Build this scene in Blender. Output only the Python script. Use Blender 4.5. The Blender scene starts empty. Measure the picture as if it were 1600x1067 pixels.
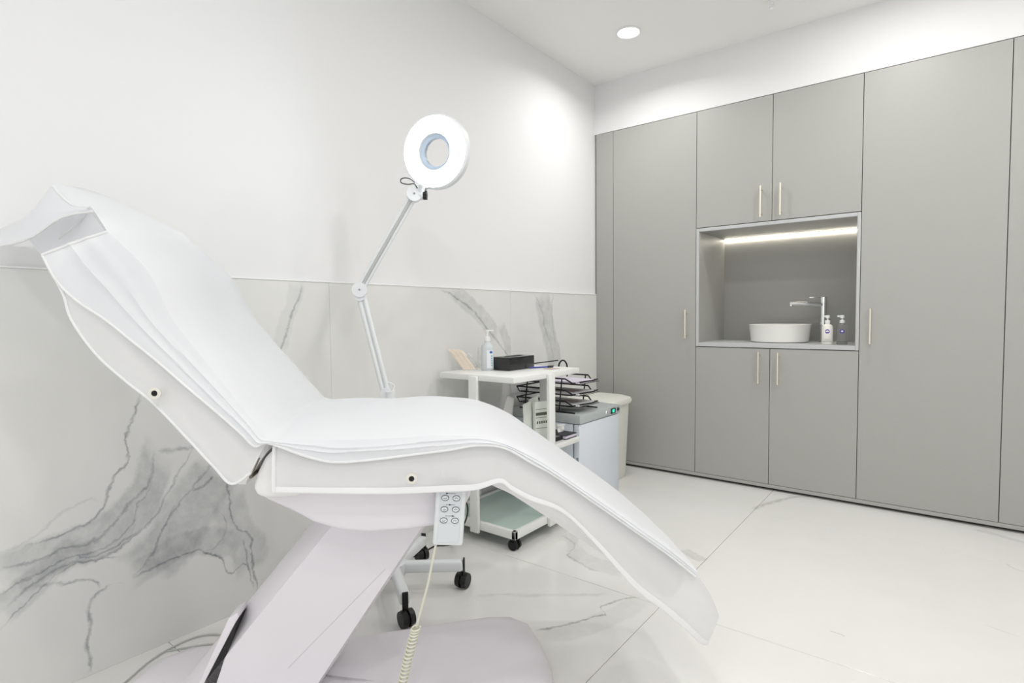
import bpy, bmesh, math, random
from mathutils import Vector, Matrix, noise

random.seed(4)
SC = bpy.context.scene
COL = SC.collection

# ------------------------------------------------------------------ camera
FPX, YAW, PITCH, ROLL = 872.441, 0.662745, -0.0468015, -0.0092213
CAM = Vector((2.06584, 0.0, 1.09304))
_f = Vector((-math.sin(YAW) * math.cos(PITCH), math.cos(YAW) * math.cos(PITCH), math.sin(PITCH)))
_r = Vector((math.cos(YAW), math.sin(YAW), 0))
_u = _r.cross(_f)
CR = _r * math.cos(ROLL) + _u * math.sin(ROLL)
CU = -_r * math.sin(ROLL) + _u * math.cos(ROLL)
CF = _f
cd = bpy.data.cameras.new('camera')
cd.sensor_width = 36.0
cd.lens = FPX / 1600 * 36.0
cd.clip_start = 0.02
co = bpy.data.objects.new('camera', cd)
COL.objects.link(co)
co.matrix_world = Matrix(((CR.x, CU.x, -CF.x, CAM.x), (CR.y, CU.y, -CF.y, CAM.y), (CR.z, CU.z, -CF.z, CAM.z), (0, 0, 0, 1)))
SC.camera = co

# ------------------------------------------------------------------ world, exposure
w = bpy.data.worlds.new('world')
SC.world = w
w.use_nodes = True
w.node_tree.nodes['Background'].inputs[0].default_value = (0.97, 0.985, 1.0, 1)
w.node_tree.nodes['Background'].inputs[1].default_value = 0.72
SC.view_settings.view_transform = 'Standard'
SC.view_settings.look = 'None'
SC.view_settings.gamma = 1.0
SC.view_settings.use_curve_mapping = False
SC.view_settings.exposure = 0.72
DOWNLIGHT = 4.3        # watts of each recessed ceiling lamp
RING = 7.0             # emission of the magnifier's ring tube
LED = 11.0             # emission of the strip in the basin alcove


# ------------------------------------------------------------------ survey helpers: where a sight line meets a known surface
def ray(x, y):
    return CF + CR * ((x - 800) / FPX) + CU * ((533.5 - y) / FPX)


def on_x(px, py, v=0.0):
    d = ray(px, py)
    return CAM + d * ((v - CAM.x) / d.x)


def on_y(px, py, v):
    d = ray(px, py)
    return CAM + d * ((v - CAM.y) / d.y)


def on_z(px, py, v=0.0):
    d = ray(px, py)
    return CAM + d * ((v - CAM.z) / d.z)


def on_d(px, py, dep):
    return CAM + ray(px, py) * dep


# the treatment chair's own frame: u head to feet, v across, w up
CH_A = YAW + math.radians(6)
UU = Vector((math.cos(CH_A), math.sin(CH_A), 0))
VV = Vector((-math.sin(CH_A), math.cos(CH_A), 0))
CH_O = Vector((0.8586, 1.0195, 0))


def L(px, py, v):
    d = ray(px, py)
    t = ((CH_O - CAM).dot(VV) + v) / d.dot(VV)
    P = CAM + d * t - CH_O
    return Vector((P.dot(UU), v, P.z))


# ------------------------------------------------------------------ materials
def lin(c):
    c = c / 255.0
    return c / 12.92 if c <= 0.04045 else ((c + 0.055) / 1.055) ** 2.4


def rgb(r, g, b):
    return (lin(r), lin(g), lin(b), 1)


def mat(name, col, rough=0.5, metal=0.0, bump=0.0, bscale=200.0, var=0.0, vscale=6.0, emit=None, estr=0.0, trans=0.0, ior=1.45, spec=0.5, coat=0.0, alpha=1.0, stretch=None):
    m = bpy.data.materials.new(name)
    m.use_nodes = True
    nt = m.node_tree
    b = nt.nodes['Principled BSDF']
    b.inputs['Base Color'].default_value = col
    b.inputs['Roughness'].default_value = rough
    b.inputs['Metallic'].default_value = metal
    b.inputs['Specular IOR Level'].default_value = spec
    b.inputs['IOR'].default_value = ior
    b.inputs['Transmission Weight'].default_value = trans
    b.inputs['Coat Weight'].default_value = coat
    b.inputs['Alpha'].default_value = alpha
    if emit:
        b.inputs['Emission Color'].default_value = emit
        b.inputs['Emission Strength'].default_value = estr
    tc = nt.nodes.new('ShaderNodeTexCoord')
    vec = tc.outputs['Object']
    if stretch:
        mp = nt.nodes.new('ShaderNodeMapping')
        mp.inputs['Scale'].default_value = stretch
        nt.links.new(vec, mp.inputs['Vector'])
        vec = mp.outputs['Vector']
    if var > 0:
        n = nt.nodes.new('ShaderNodeTexNoise')
        n.inputs['Scale'].default_value = vscale
        n.inputs['Detail'].default_value = 6
        nt.links.new(vec, n.inputs['Vector'])
        mx = nt.nodes.new('ShaderNodeMix')
        mx.data_type = 'RGBA'
        mx.inputs[6].default_value = tuple(c * (1 - var) for c in col[:3]) + (1,)
        mx.inputs[7].default_value = tuple(min(1, c * (1 + var)) for c in col[:3]) + (1,)
        nt.links.new(n.outputs['Fac'], mx.inputs[0])
        nt.links.new(mx.outputs[2], b.inputs['Base Color'])
    if bump > 0:
        n = nt.nodes.new('ShaderNodeTexNoise')
        n.inputs['Scale'].default_value = bscale
        n.inputs['Detail'].default_value = 3
        nt.links.new(vec, n.inputs['Vector'])
        bp = nt.nodes.new('ShaderNodeBump')
        bp.inputs['Strength'].default_value = bump
        bp.inputs['Distance'].default_value = 0.002
        nt.links.new(n.outputs['Fac'], bp.inputs['Height'])
        nt.links.new(bp.outputs['Normal'], b.inputs['Normal'])
    return m


def cloth_mat(name, col, translucent=0.35, transparent=0.0, rough=0.6):
    """Thin spun cloth or film: diffuse, partly translucent, partly see-through between the fibres."""
    m = bpy.data.materials.new(name)
    m.use_nodes = True
    nt = m.node_tree
    b = nt.nodes['Principled BSDF']
    out = nt.nodes['Material Output']
    b.inputs['Base Color'].default_value = col
    b.inputs['Roughness'].default_value = rough
    b.inputs['Specular IOR Level'].default_value = 0.3
    tl = nt.nodes.new('ShaderNodeBsdfTranslucent')
    tl.inputs['Color'].default_value = col
    mx = nt.nodes.new('ShaderNodeMixShader')
    mx.inputs[0].default_value = translucent
    nt.links.new(b.outputs[0], mx.inputs[1])
    nt.links.new(tl.outputs[0], mx.inputs[2])
    tc = nt.nodes.new('ShaderNodeTexCoord')
    n = nt.nodes.new('ShaderNodeTexNoise')
    n.inputs['Scale'].default_value = 26
    n.inputs['Detail'].default_value = 3
    n.inputs['Roughness'].default_value = 0.45
    nt.links.new(tc.outputs['Object'], n.inputs['Vector'])
    bp = nt.nodes.new('ShaderNodeBump')
    bp.inputs['Strength'].default_value = 0.12
    bp.inputs['Distance'].default_value = 0.01
    nt.links.new(n.outputs['Fac'], bp.inputs['Height'])
    nt.links.new(bp.outputs['Normal'], b.inputs['Normal'])
    last = mx
    if transparent > 0:
        tr = nt.nodes.new('ShaderNodeBsdfTransparent')
        m2 = nt.nodes.new('ShaderNodeMixShader')
        m2.inputs[0].default_value = transparent
        nt.links.new(mx.outputs[0], m2.inputs[1])
        nt.links.new(tr.outputs[0], m2.inputs[2])
        last = m2
    nt.links.new(last.outputs[0], out.inputs['Surface'])
    return m


def marble(name, base, dark, veins, axes, rough=0.2, cloud=0.10, warp=0.035):
    """Polished marble; each vein is a curve in the plane given by two axes (0, 1, 2), bent by noise.
    vein = (points, half width, strength, softness)"""
    m = bpy.data.materials.new(name)
    m.use_nodes = True
    nt = m.node_tree
    N, K = nt.nodes, nt.links
    b = N['Principled BSDF']
    b.inputs['Roughness'].default_value = rough
    tc = N.new('ShaderNodeTexCoord')

    def noise_tex(scale, detail=5, vec=None, rough_=0.55):
        n = N.new('ShaderNodeTexNoise')
        n.inputs['Scale'].default_value = scale
        n.inputs['Detail'].default_value = detail
        n.inputs['Roughness'].default_value = rough_
        K.new(vec or tc.outputs['Object'], n.inputs['Vector'])
        return n

    def vmath(op, a, c):
        n = N.new('ShaderNodeVectorMath')
        n.operation = op
        for i, q in enumerate((a, c)):
            if hasattr(q, 'is_linked'):
                K.new(q, n.inputs[i])
            else:
                n.inputs[i].default_value = q
        return n.outputs['Value'] if op == 'DOT_PRODUCT' else n.outputs['Vector']

    def fmath(op, a, c=0.0, clamp=False):
        n = N.new('ShaderNodeMath')
        n.operation = op
        n.use_clamp = clamp
        for i, q in enumerate((a, c)):
            if hasattr(q, 'is_linked'):
                K.new(q, n.inputs[i])
            else:
                n.inputs[i].default_value = q
        return n.outputs[0]

    n1 = noise_tex(5.0, 9, rough_=0.66)
    off = vmath('SUBTRACT', n1.outputs['Color'], (0.5, 0.5, 0.5))
    off = vmath('MULTIPLY', off, (warp * 4,) * 3)
    wv = vmath('ADD', tc.outputs['Object'], off)
    grain = noise_tex(22, 6, wv, 0.65)
    grain_f = fmath('MULTIPLY', grain.outputs['Fac'], 1.0)
    total = None
    for pts, hw, strength, soft in veins:
        p0, p1 = Vector(pts[0]), Vector(pts[-1])
        d = p1 - p0
        ln = d.length
        d = d / ln
        nrm = Vector((-d.y, d.x))

        def v3(q):
            o = [0, 0, 0]
            o[axes[0]], o[axes[1]] = q[0], q[1]
            return tuple(o)
        rel = vmath('SUBTRACT', wv, v3(p0))
        s = fmath('DIVIDE', vmath('DOT_PRODUCT', rel, v3(d)), ln)
        t = vmath('DOT_PRODUCT', rel, v3(nrm))
        loc = [((Vector(q) - p0).dot(d) / ln, (Vector(q) - p0).dot(nrm)) for q in pts]
        T = max(0.02, max(abs(a[1]) for a in loc) * 1.05)
        fc = N.new('ShaderNodeFloatCurve')
        cv = fc.mapping.curves[0]
        for i, (a, c) in enumerate(loc):
            y = 0.5 + 0.5 * c / T
            if i == 0:
                cv.points[0].location = (0.0, y)
            elif i == len(loc) - 1:
                cv.points[-1].location = (1.0, y)
            else:
                cv.points.new(min(0.99, max(0.01, a)), y)
        fc.mapping.update()
        sc = fmath('MULTIPLY', s, 1.0, True)
        K.new(sc, fc.inputs['Value'])
        c = fmath('MULTIPLY', fmath('SUBTRACT', fc.outputs[0], 0.5), 2 * T)
        dist = fmath('ABSOLUTE', fmath('SUBTRACT', t, c))
        prof = fmath('SUBTRACT', 1.0, fmath('DIVIDE', dist, hw if soft else hw * 0.78), True)
        if soft:
            prof = fmath('MULTIPLY', prof, 4.5, True)
            mod = fmath('ADD', fmath('MULTIPLY', grain_f, 1.3), -0.08, True)
            prof = fmath('MULTIPLY', prof, mod)
        else:
            mod = fmath('ADD', fmath('MULTIPLY', grain_f, 2.2), -0.4, True)
            prof = fmath('MULTIPLY', prof, mod)
        ends = fmath('MINIMUM', fmath('MULTIPLY', fmath('ADD', s, 0.02), 9.0), fmath('MULTIPLY', fmath('SUBTRACT', 1.02, s), 9.0))
        ends = fmath('MULTIPLY', ends, 1.0, True)
        val = fmath('MULTIPLY', fmath('MULTIPLY', prof, ends), strength * (0.72 if soft else 1.0))
        total = val if total is None else fmath('ADD', total, fmath('MULTIPLY', val, fmath('SUBTRACT', 1.0, total)))
    cl = noise_tex(1.6, 4, wv)
    clf = fmath('MULTIPLY', fmath('SUBTRACT', cl.outputs['Fac'], 0.42, True), cloud * 3)
    total = clf if total is None else fmath('ADD', total, clf, True)
    mx = N.new('ShaderNodeMix')
    mx.data_type = 'RGBA'
    mx.inputs[6].default_value = base
    mx.inputs[7].default_value = dark
    K.new(total, mx.inputs[0])
    K.new(mx.outputs[2], b.inputs['Base Color'])
    return m


M = {}
M['paint'] = mat('white wall paint', rgb(236, 236, 236), 0.75, bump=0.03, bscale=300, spec=0.3)
M['ceiling'] = mat('white ceiling paint', rgb(247, 247, 245), 0.85, spec=0.2)
M['trim'] = mat('white edge trim', rgb(244, 244, 244), 0.35)
M['grout'] = mat('pale grout', rgb(206, 204, 197), 0.8)
M['laminate'] = mat('grey linen laminate', rgb(174, 174, 170), 0.42, bump=0.10, bscale=420, var=0.035, vscale=260, stretch=(1, 1, 0.25))
M['laminate_edge'] = mat('pale grey edge band', rgb(196, 198, 198), 0.4)
M['carcass'] = mat('dark grey cabinet carcass', rgb(70, 70, 66), 0.6)
M['nickel'] = mat('brushed nickel', rgb(236, 229, 216), 0.38, 1.0)
M['chrome'] = mat('chrome', rgb(240, 242, 244), 0.14, 1.0)
M['ceramic'] = mat('white ceramic', rgb(246, 245, 241), 0.12, coat=0.4)
M['plastic_white'] = mat('white plastic', rgb(238, 239, 238), 0.35)
M['lamp_white'] = mat('white lamp enamel', rgb(232, 235, 237), 0.3)
M['bin_white'] = mat('off white bin plastic', rgb(226, 226, 218), 0.4)
M['shell'] = mat('lilac white chair plastic', rgb(234, 230, 235), 0.38)
M['seam'] = mat('shallow plastic seam', rgb(206, 202, 207), 0.5)
M['vinyl'] = mat('white upholstery vinyl', rgb(239, 238, 236), 0.45, bump=0.08, bscale=500)
M['black'] = mat('black plastic', rgb(24, 24, 25), 0.4)
M['black_metal'] = mat('black lacquered wire', rgb(20, 21, 24), 0.35)
M['rubber'] = mat('black rubber', rgb(16, 16, 16), 0.65)
M['trolley'] = mat('white trolley lacquer', rgb(240, 241, 238), 0.35)
M['glass_shelf'] = mat('frosted green glass', rgb(196, 214, 207), 0.35, spec=0.5)
M['steel'] = mat('grey metallic fridge top', rgb(186, 193, 193), 0.3, 0.0)
M['fridge'] = mat('cool white fridge enamel', rgb(224, 230, 238), 0.28)
M['seal'] = mat('grey fridge gasket', rgb(150, 156, 165), 0.6)
M['cover'] = cloth_mat('fitted spun cover', rgb(243, 243, 243), 0.30, 0.22)
M['sheet'] = cloth_mat('thin white bed sheet', rgb(247, 248, 251), 0.28, 0.10)
M['hem'] = cloth_mat('elastic hem', rgb(248, 248, 248), 0.15, 0.0)
M['remote'] = mat('pale grey remote shell', rgb(224, 228, 229), 0.4)
M['remote_face'] = mat('blue grey remote keypad', rgb(214, 219, 222), 0.45)
M['ink'] = mat('dark grey print', rgb(60, 68, 76), 0.5)
M['cord_cream'] = mat('cream cord', rgb(226, 224, 206), 0.5)
M['cord_grey'] = mat('grey cable', rgb(194, 195, 191), 0.5)
M['ringlight'] = mat('lit ring diffuser', rgb(255, 255, 255), 0.4, emit=(0.86, 0.93, 1.0, 1), estr=RING)
M['downlight'] = mat('lit downlight diffuser', rgb(255, 255, 255), 0.5, emit=(1.0, 0.985, 0.955, 1), estr=4.0)
M['led'] = mat('lit LED strip', rgb(255, 255, 255), 0.5, emit=(1.0, 0.92, 0.78, 1), estr=LED)
M['lens'] = mat('lens glass', (1, 1, 1, 1), 0.02, trans=1.0, ior=1.15)
M['inner_ring'] = mat('clear blue white lens collar', rgb(200, 216, 234), 0.25)
M['clear'] = mat('clear plastic', (0.98, 0.98, 0.98, 1), 0.05, trans=0.96, ior=1.10)
M['film'] = cloth_mat('clear plastic film', rgb(240, 242, 242), 0.2, 0.62, 0.15)
M['gel'] = mat('clear gel in bottle', rgb(238, 243, 246), 0.12, trans=0.35, ior=1.2)
M['lotion'] = mat('white lotion bottle', rgb(240, 238, 232), 0.3)
M['label_white'] = mat('white paper label', rgb(236, 240, 243), 0.5)
M['label_blue'] = mat('blue print', rgb(70, 110, 190), 0.5)
M['label_teal'] = mat('pale teal print', rgb(160, 200, 205), 0.5)
M['purple'] = mat('purple emblem', rgb(90, 72, 160), 0.5)
M['wood'] = mat('birch wood', rgb(245, 231, 213), 0.6, var=0.08, vscale=40, stretch=(1, 1, 6))
M['paper'] = mat('white paper', rgb(240, 240, 240), 0.7)
M['paper_lilac'] = mat('lilac paper', rgb(216, 208, 222), 0.7)
M['paper_rose'] = mat('brown print on paper', rgb(140, 112, 110), 0.7)
M['tissue'] = mat('soft tissue', rgb(244, 243, 240), 0.9)
M['pen_blue'] = mat('blue pen barrel', rgb(60, 66, 160), 0.3)
M['lcd'] = mat('green display', rgb(10, 60, 45), 0.3, emit=(0.05, 0.85, 0.5, 1), estr=0.9)
M['lcd_dark'] = mat('dark display bezel', rgb(28, 32, 34), 0.3)
M['packet'] = mat('pale green packet', rgb(224, 229, 221), 0.55, var=0.05, vscale=30)
M['packet_print'] = mat('olive print', rgb(92, 94, 78), 0.6)
M['notebook'] = mat('charcoal notebook cover', rgb(52, 52, 56), 0.5)
M['socket'] = mat('beige socket rim', rgb(226, 223, 214), 0.5)
M['hole'] = mat('dark socket hole', rgb(30, 30, 28), 0.8)
M['hinge'] = mat('dark metal hinge', rgb(118, 110, 98), 0.5, 0.3)
M['glossblack'] = mat('glossy black board', rgb(30, 31, 32), 0.25, coat=0.3)


def W(px, py):
    q = on_x(px, py, 0.012)
    return (q.y, q.z)


def FL(px, py):
    q = on_z(px, py, 0)
    return (q.x, q.y)


def wp(*pts):
    return [W(*q) for q in pts]


def fp(*pts):
    return [FL(*q) for q in pts]


S_BASE, S_DARK = rgb(231, 231, 228), rgb(104, 111, 119)
V1 = [
    (wp((470, 441), (457, 478), (451, 511), (435, 555), (420, 590)), 0.010, 0.55, False),
    (wp((462, 441), (452, 480), (446, 511), (437, 550)), 0.035, 0.22, True),
    (wp((222, 612), (208, 653), (196, 692), (198, 719), (172, 755), (156, 792), (137, 816), (100, 838), (40, 858)), 0.009, 0.75, False),
    (wp((246, 700), (238, 740), (215, 790), (175, 830), (120, 858), (60, 880), (0, 905)), 0.075, 0.62, True),
    (wp((243, 705), (233, 740), (205, 785), (180, 815), (150, 845), (90, 865), (0, 890)), 0.010, 0.6, False),
    (wp((300, 700), (262, 770), (235, 815), (190, 855), (130, 880), (60, 905), (0, 955)), 0.008, 0.55, False),
    (wp((345, 735), (310, 775), (285, 815), (262, 860), (215, 890)), 0.105, 0.62, True),
    (wp((370, 860), (330, 845), (290, 850), (250, 872), (205, 900)), 0.055, 0.5, True),
    (wp((335, 715), (300, 760), (270, 800), (245, 850), (225, 885)), 0.008, 0.5, False),
    (wp((350, 742), (356, 790), (366, 822), (386, 838), (396, 872), (398, 935)), 0.008, 0.7, False),
    (wp((316, 858), (340, 868), (358, 897), (384, 882), (396, 895)), 0.008, 0.8, False),
    (wp((205, 901), (240, 888), (270, 872), (318, 856)), 0.009, 0.7, False),
    (wp((186, 914), (160, 922), (142, 940), (138, 975), (136, 1015), (137, 1052)), 0.011, 0.75, False),
    (wp((60, 912), (95, 915), (130, 910), (152, 922)), 0.010, 0.6, False),
    (wp((0, 870), (50, 845), (110, 800), (150, 790)), 0.008, 0.25, False),
    (wp((0, 960), (45, 920), (95, 880), (140, 850)), 0.05, 0.5, True),
    (wp((0, 930), (40, 905), (80, 885), (150, 868), (230, 820)), 0.006, 0.6, False),
    (wp((0, 985), (30, 950), (70, 915), (110, 890), (190, 870)), 0.006, 0.6, False),
    (wp((250, 705), (290, 700), (320, 690)), 0.012, 0.5, False),
    (wp((352, 775), (366, 825), (386, 855), (394, 895)), 0.07, 0.42, True),
    (wp((375, 845), (392, 885), (396, 925)), 0.006, 0.6, False),
    (wp((270, 790), (255, 825), (232, 868), (205, 898)), 0.006, 0.5, False),
    (wp((232, 750), (215, 790), (190, 835), (150, 860), (110, 880)), 0.006, 0.55, False),
    (wp((330, 745), (318, 755), (300, 765)), 0.010, 0.8, False),
    (wp((335, 800), (350, 815), (340, 845), (316, 858)), 0.006, 0.4, False),
]
V2 = [
    (wp((688, 450), (720, 472), (745, 492), (768, 520), (790, 552), (797, 570)), 0.012, 0.6, False),
    (wp((705, 452), (735, 478), (752, 492), (775, 525)), 0.055, 0.42, True),
    (wp((783, 505), (790, 525), (796, 548), (797, 585)), 0.04, 0.42, True),
    (wp((690, 600), (690, 640), (680, 720)), 0.03, 0.2, True),
]
V3 = [
    (wp((848, 459), (852, 490), (858, 520), (866, 556), (872, 600)), 0.085, 0.55, True),
    (wp((836, 460), (848, 490), (852, 515), (862, 545), (866, 570)), 0.010, 0.4, False),
    (wp((864, 460), (862, 485), (864, 510), (868, 540)), 0.010, 0.4, False),
    (wp((815, 575), (822, 610), (812, 650)), 0.05, 0.3, True),
]
M['slab_a'] = marble('marble with a storm of grey veins', S_BASE, S_DARK, V1, (1, 2), 0.22, 0.10, 0.025)
M['slab_b'] = marble('marble with one slanting vein', S_BASE, S_DARK, V2, (1, 2), 0.22, 0.10, 0.02)
M['slab_c'] = marble('marble with a broad upright vein', S_BASE, S_DARK, V3, (1, 2), 0.22, 0.10, 0.02)
F_BASE, F_DARK = rgb(235, 234, 231), rgb(112, 110, 102)
VF = [
    (fp((838, 987), (868, 980), (895, 974), (925, 967), (945, 962), (936, 950), (955, 942), (1003, 934)), 0.010, 0.75, False),
    (fp((838, 990), (900, 985), (960, 962), (1003, 936)), 0.05, 0.22, True),
    (fp((845, 865), (862, 848), (885, 838), (898, 862), (930, 880), (975, 892)), 0.07, 0.3, True),
    (fp((868, 838), (895, 848), (892, 870), (905, 880), (940, 895)), 0.011, 0.42, False),
    (fp((740, 935), (800, 928), (880, 930), (950, 928)), 0.02, 0.25, False),
    (fp((1176, 796), (1195, 787), (1222, 780), (1260, 776)), 0.03, 0.5, False),
    (fp((1068, 858), (1085, 868), (1102, 876)), 0.03, 0.45, True),
    (fp((1520, 826), (1560, 836), (1610, 850)), 0.02, 0.4, True),
    (fp((1535, 975), (1560, 985), (1590, 996)), 0.006, 0.25, False),
    (fp((1296, 986), (1304, 988), (1316, 992)), 0.008, 0.45, False),
    (fp((1576, 880), (1590, 890), (1610, 893)), 0.010, 0.3, False),
]
M['floor_tile'] = marble('polished white marble floor tile', F_BASE, F_DARK, VF, (0, 1), 0.16, 0.07, 0.02)


# ------------------------------------------------------------------ mesh building
class MB:
    def __init__(self):
        self.bm = bmesh.new()

    def box(self, x0, x1, y0, y1, z0, z1, bev=0.0, seg=2, rot=None):
        b = bmesh.new()
        bmesh.ops.create_cube(b, size=1.0)
        for v in b.verts:
            v.co = Vector(((x0 + x1) / 2 + v.co.x * (x1 - x0), (y0 + y1) / 2 + v.co.y * (y1 - y0), (z0 + z1) / 2 + v.co.z * (z1 - z0)))
        if bev > 0:
            bmesh.ops.bevel(b, geom=b.edges[:], offset=bev, segments=seg, profile=0.5, affect='EDGES')
        if rot is not None:
            bmesh.ops.transform(b, matrix=rot, verts=b.verts[:])
        return self._add(b)

    def _add(self, b):
        me = bpy.data.meshes.new('tmp')
        b.to_mesh(me)
        b.free()
        self.bm.from_mesh(me)
        bpy.data.meshes.remove(me)
        return self

    def cyl(self, p0, p1, r0, r1=None, n=20, cap=True):
        r1 = r0 if r1 is None else r1
        p0, p1 = Vector(p0), Vector(p1)
        d = (p1 - p0).normalized()
        a = d.orthogonal().normalized()
        c = d.cross(a)
        R = []
        for p, r in ((p0, r0), (p1, r1)):
            R.append([self.bm.verts.new(p + (a * math.cos(2 * math.pi * i / n) + c * math.sin(2 * math.pi * i / n)) * r) for i in range(n)])
        for i in range(n):
            self.bm.faces.new((R[0][i], R[0][(i + 1) % n], R[1][(i + 1) % n], R[1][i]))
        if cap:
            self.bm.faces.new(R[0][::-1])
            self.bm.faces.new(R[1])
        return self

    def tube(self, pts, r, n=8, closed=False):
        pts = [Vector(q) for q in pts]
        m = len(pts)
        rings = []
        up = None
        for i in range(m):
            if closed:
                t = (pts[(i + 1) % m] - pts[i - 1]).normalized()
            else:
                t = (pts[min(i + 1, m - 1)] - pts[max(i - 1, 0)]).normalized()
            if up is None:
                up = t.orthogonal().normalized()
            up = (up - t * up.dot(t)).normalized()
            c = t.cross(up)
            rr = r[i] if isinstance(r, (list, tuple)) else r
            rings.append([self.bm.verts.new(pts[i] + (up * math.cos(2 * math.pi * k / n) + c * math.sin(2 * math.pi * k / n)) * rr) for k in range(n)])
        for i in range(m if closed else m - 1):
            A, B = rings[i], rings[(i + 1) % m]
            for k in range(n):
                self.bm.faces.new((A[k], A[(k + 1) % n], B[(k + 1) % n], B[k]))
        if not closed:
            self.bm.faces.new(rings[0][::-1])
            self.bm.faces.new(rings[-1])
        return self

    def lathe(self, prof, n=32, mtx=None):
        """prof: (radius, height) pairs about local z"""
        rings = []
        for r, z in prof:
            if r < 1e-6:
                v = Vector((0, 0, z))
                rings.append([self.bm.verts.new(mtx @ v if mtx else v)])
            else:
                ring = []
                for i in range(n):
                    a = 2 * math.pi * i / n
                    v = Vector((r * math.cos(a), r * math.sin(a), z))
                    ring.append(self.bm.verts.new(mtx @ v if mtx else v))
                rings.append(ring)
        for A, B in zip(rings, rings[1:]):
            for i in range(n):
                j = (i + 1) % n
                if len(A) == 1 and len(B) == 1:
                    continue
                if len(A) == 1:
                    self.bm.faces.new((A[0], B[j], B[i]))
                elif len(B) == 1:
                    self.bm.faces.new((A[i], A[j], B[0]))
                else:
                    self.bm.faces.new((A[i], A[j], B[j], B[i]))
        return self

    def prism(self, poly, axis, lo, hi, bev=0.0, seg=2):
        """polygon in the two other axes, extruded along axis"""
        b = bmesh.new()
        o = [i for i in range(3) if i != axis]

        def mk(q, h):
            c = [0, 0, 0]
            c[o[0]], c[o[1]], c[axis] = q[0], q[1], h
            return b.verts.new(c)
        A = [mk(q, lo) for q in poly]
        B = [mk(q, hi) for q in poly]
        n = len(poly)
        for i in range(n):
            b.faces.new((A[i], A[(i + 1) % n], B[(i + 1) % n], B[i]))
        b.faces.new(A[::-1])
        b.faces.new(B)
        bmesh.ops.recalc_face_normals(b, faces=b.faces[:])
        if bev > 0:
            bmesh.ops.bevel(b, geom=b.edges[:], offset=bev, segments=seg, profile=0.5, affect='EDGES')
        return self._add(b)

    def grid(self, rows, closed=False):
        V = [[self.bm.verts.new(q) for q in r] for r in rows]
        for A, B in zip(V, V[1:]):
            n = len(A)
            for i in range(n if closed else n - 1):
                j = (i + 1) % n
                self.bm.faces.new((A[i], A[j], B[j], B[i]))
        if closed:
            self.bm.faces.new(V[0][::-1])
            self.bm.faces.new(V[-1])
        return self

    def move(self, mtx):
        bmesh.ops.transform(self.bm, matrix=mtx, verts=self.bm.verts[:])
        return self

    def build(self, name, m, parent=None, smooth=True, angle=40, normals=True):
        if normals:
            bmesh.ops.recalc_face_normals(self.bm, faces=self.bm.faces[:])
        me = bpy.data.meshes.new(name)
        self.bm.to_mesh(me)
        self.bm.free()
        if smooth:
            for p in me.polygons:
                p.use_smooth = True
            me.set_sharp_from_angle(angle=math.radians(angle))
        o = bpy.data.objects.new(name, me)
        COL.objects.link(o)
        me.materials.append(M[m] if isinstance(m, str) else m)
        if parent:
            o.parent = parent
        return o


def tag(o, label=None, cat=None, group=None, kind=None):
    for k, v in (('label', label), ('category', cat), ('group', group), ('kind', kind)):
        if v:
            o[k] = v
    return o


def thing(name, loc, rz=0.0, label=None, cat=None, group=None):
    o = bpy.data.objects.new(name, None)
    o.empty_display_size = 0.05
    COL.objects.link(o)
    o.location = loc
    o.rotation_euler.z = rz
    return tag(o, label, cat, group)


def copy_tree(o, parent=None):
    c = o.copy()
    COL.objects.link(c)
    c.parent = parent
    for ch in list(o.children):
        copy_tree(ch, c)
    return c


def T(x, y, z):
    return Matrix.Translation((x, y, z))


def smooth_path(pts, n):
    """Catmull-Rom through tuples of any length, n samples"""
    pts = [Vector(q) if len(q) <= 4 else q for q in pts]
    m = len(pts) - 1
    out = []
    for i in range(n):
        s = i / (n - 1) * m
        k = min(int(s), m - 1)
        t = s - k
        p0, p1, p2, p3 = pts[max(k - 1, 0)], pts[k], pts[k + 1], pts[min(k + 2, m)]
        out.append(0.5 * ((2 * p1) + (p2 - p0) * t + (2 * p0 - 5 * p1 + 4 * p2 - p3) * t * t + (3 * p1 - p0 - 3 * p2 + p3) * t ** 3))
    return out


# ================================================================== THE ROOM
CAB = 3.65
ZC = 2.757
XR, YF = 3.6, -1.6
sub = MB().box(0, XR, YF, 4.3, -0.06, -0.006).build('floor', 'grout', smooth=False)
tag(sub, 'polished white marble tile floor', kind='structure')
xs = [0.0, 1.24, 2.48, XR]
ys = [YF, -0.51, 0.73, 1.95, 3.19, 4.3]
for i in range(3):
    for j in range(5):
        g = 0.0011
        MB().box(xs[i] + (g if i else 0), xs[i + 1] - g, ys[j] + g, ys[j + 1] - g, -0.0065, 0.0, 0.0006, 1).build('floor_tile', 'floor_tile', sub, smooth=False)
wl = MB().box(-0.12, 0, YF, 4.3, 0, ZC).build('wall_left', 'paint', smooth=False)
tag(wl, 'white painted wall above veined marble slabs', kind='structure')
for (a, b, m) in ((YF, -1.095, 'slab_b'), (-1.095, 0.145, 'slab_b'), (0.145, 1.385, 'slab_a'), (1.385, 2.62, 'slab_b'), (2.62, CAB + 0.3, 'slab_c')):
    MB().box(0.0005, 0.012, a + 0.0003, b - 0.0003, 0, 1.237, 0.0008, 1).build('marble_slab', m, wl, smooth=False)
t1 = MB().box(0.0, 0.015, YF, CAB, 1.237, 1.243, 0.001, 1).build('trim_1', 'trim', smooth=False)
tag(t1, 'thin white edge strip capping the marble slabs', kind='structure')
wb = MB().box(0, XR, CAB + 0.002, 4.3, 2.403, ZC).box(0, XR, 4.3, 4.4, 0, ZC).build('wall_back', 'paint', smooth=False)
tag(wb, 'white bulkhead over the grey cabinets', kind='structure')
tag(MB().box(XR, XR + 0.1, YF, 4.3, 0, ZC).build('wall_right', 'paint', smooth=False), 'white wall closing the room on the right', kind='structure')
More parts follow.
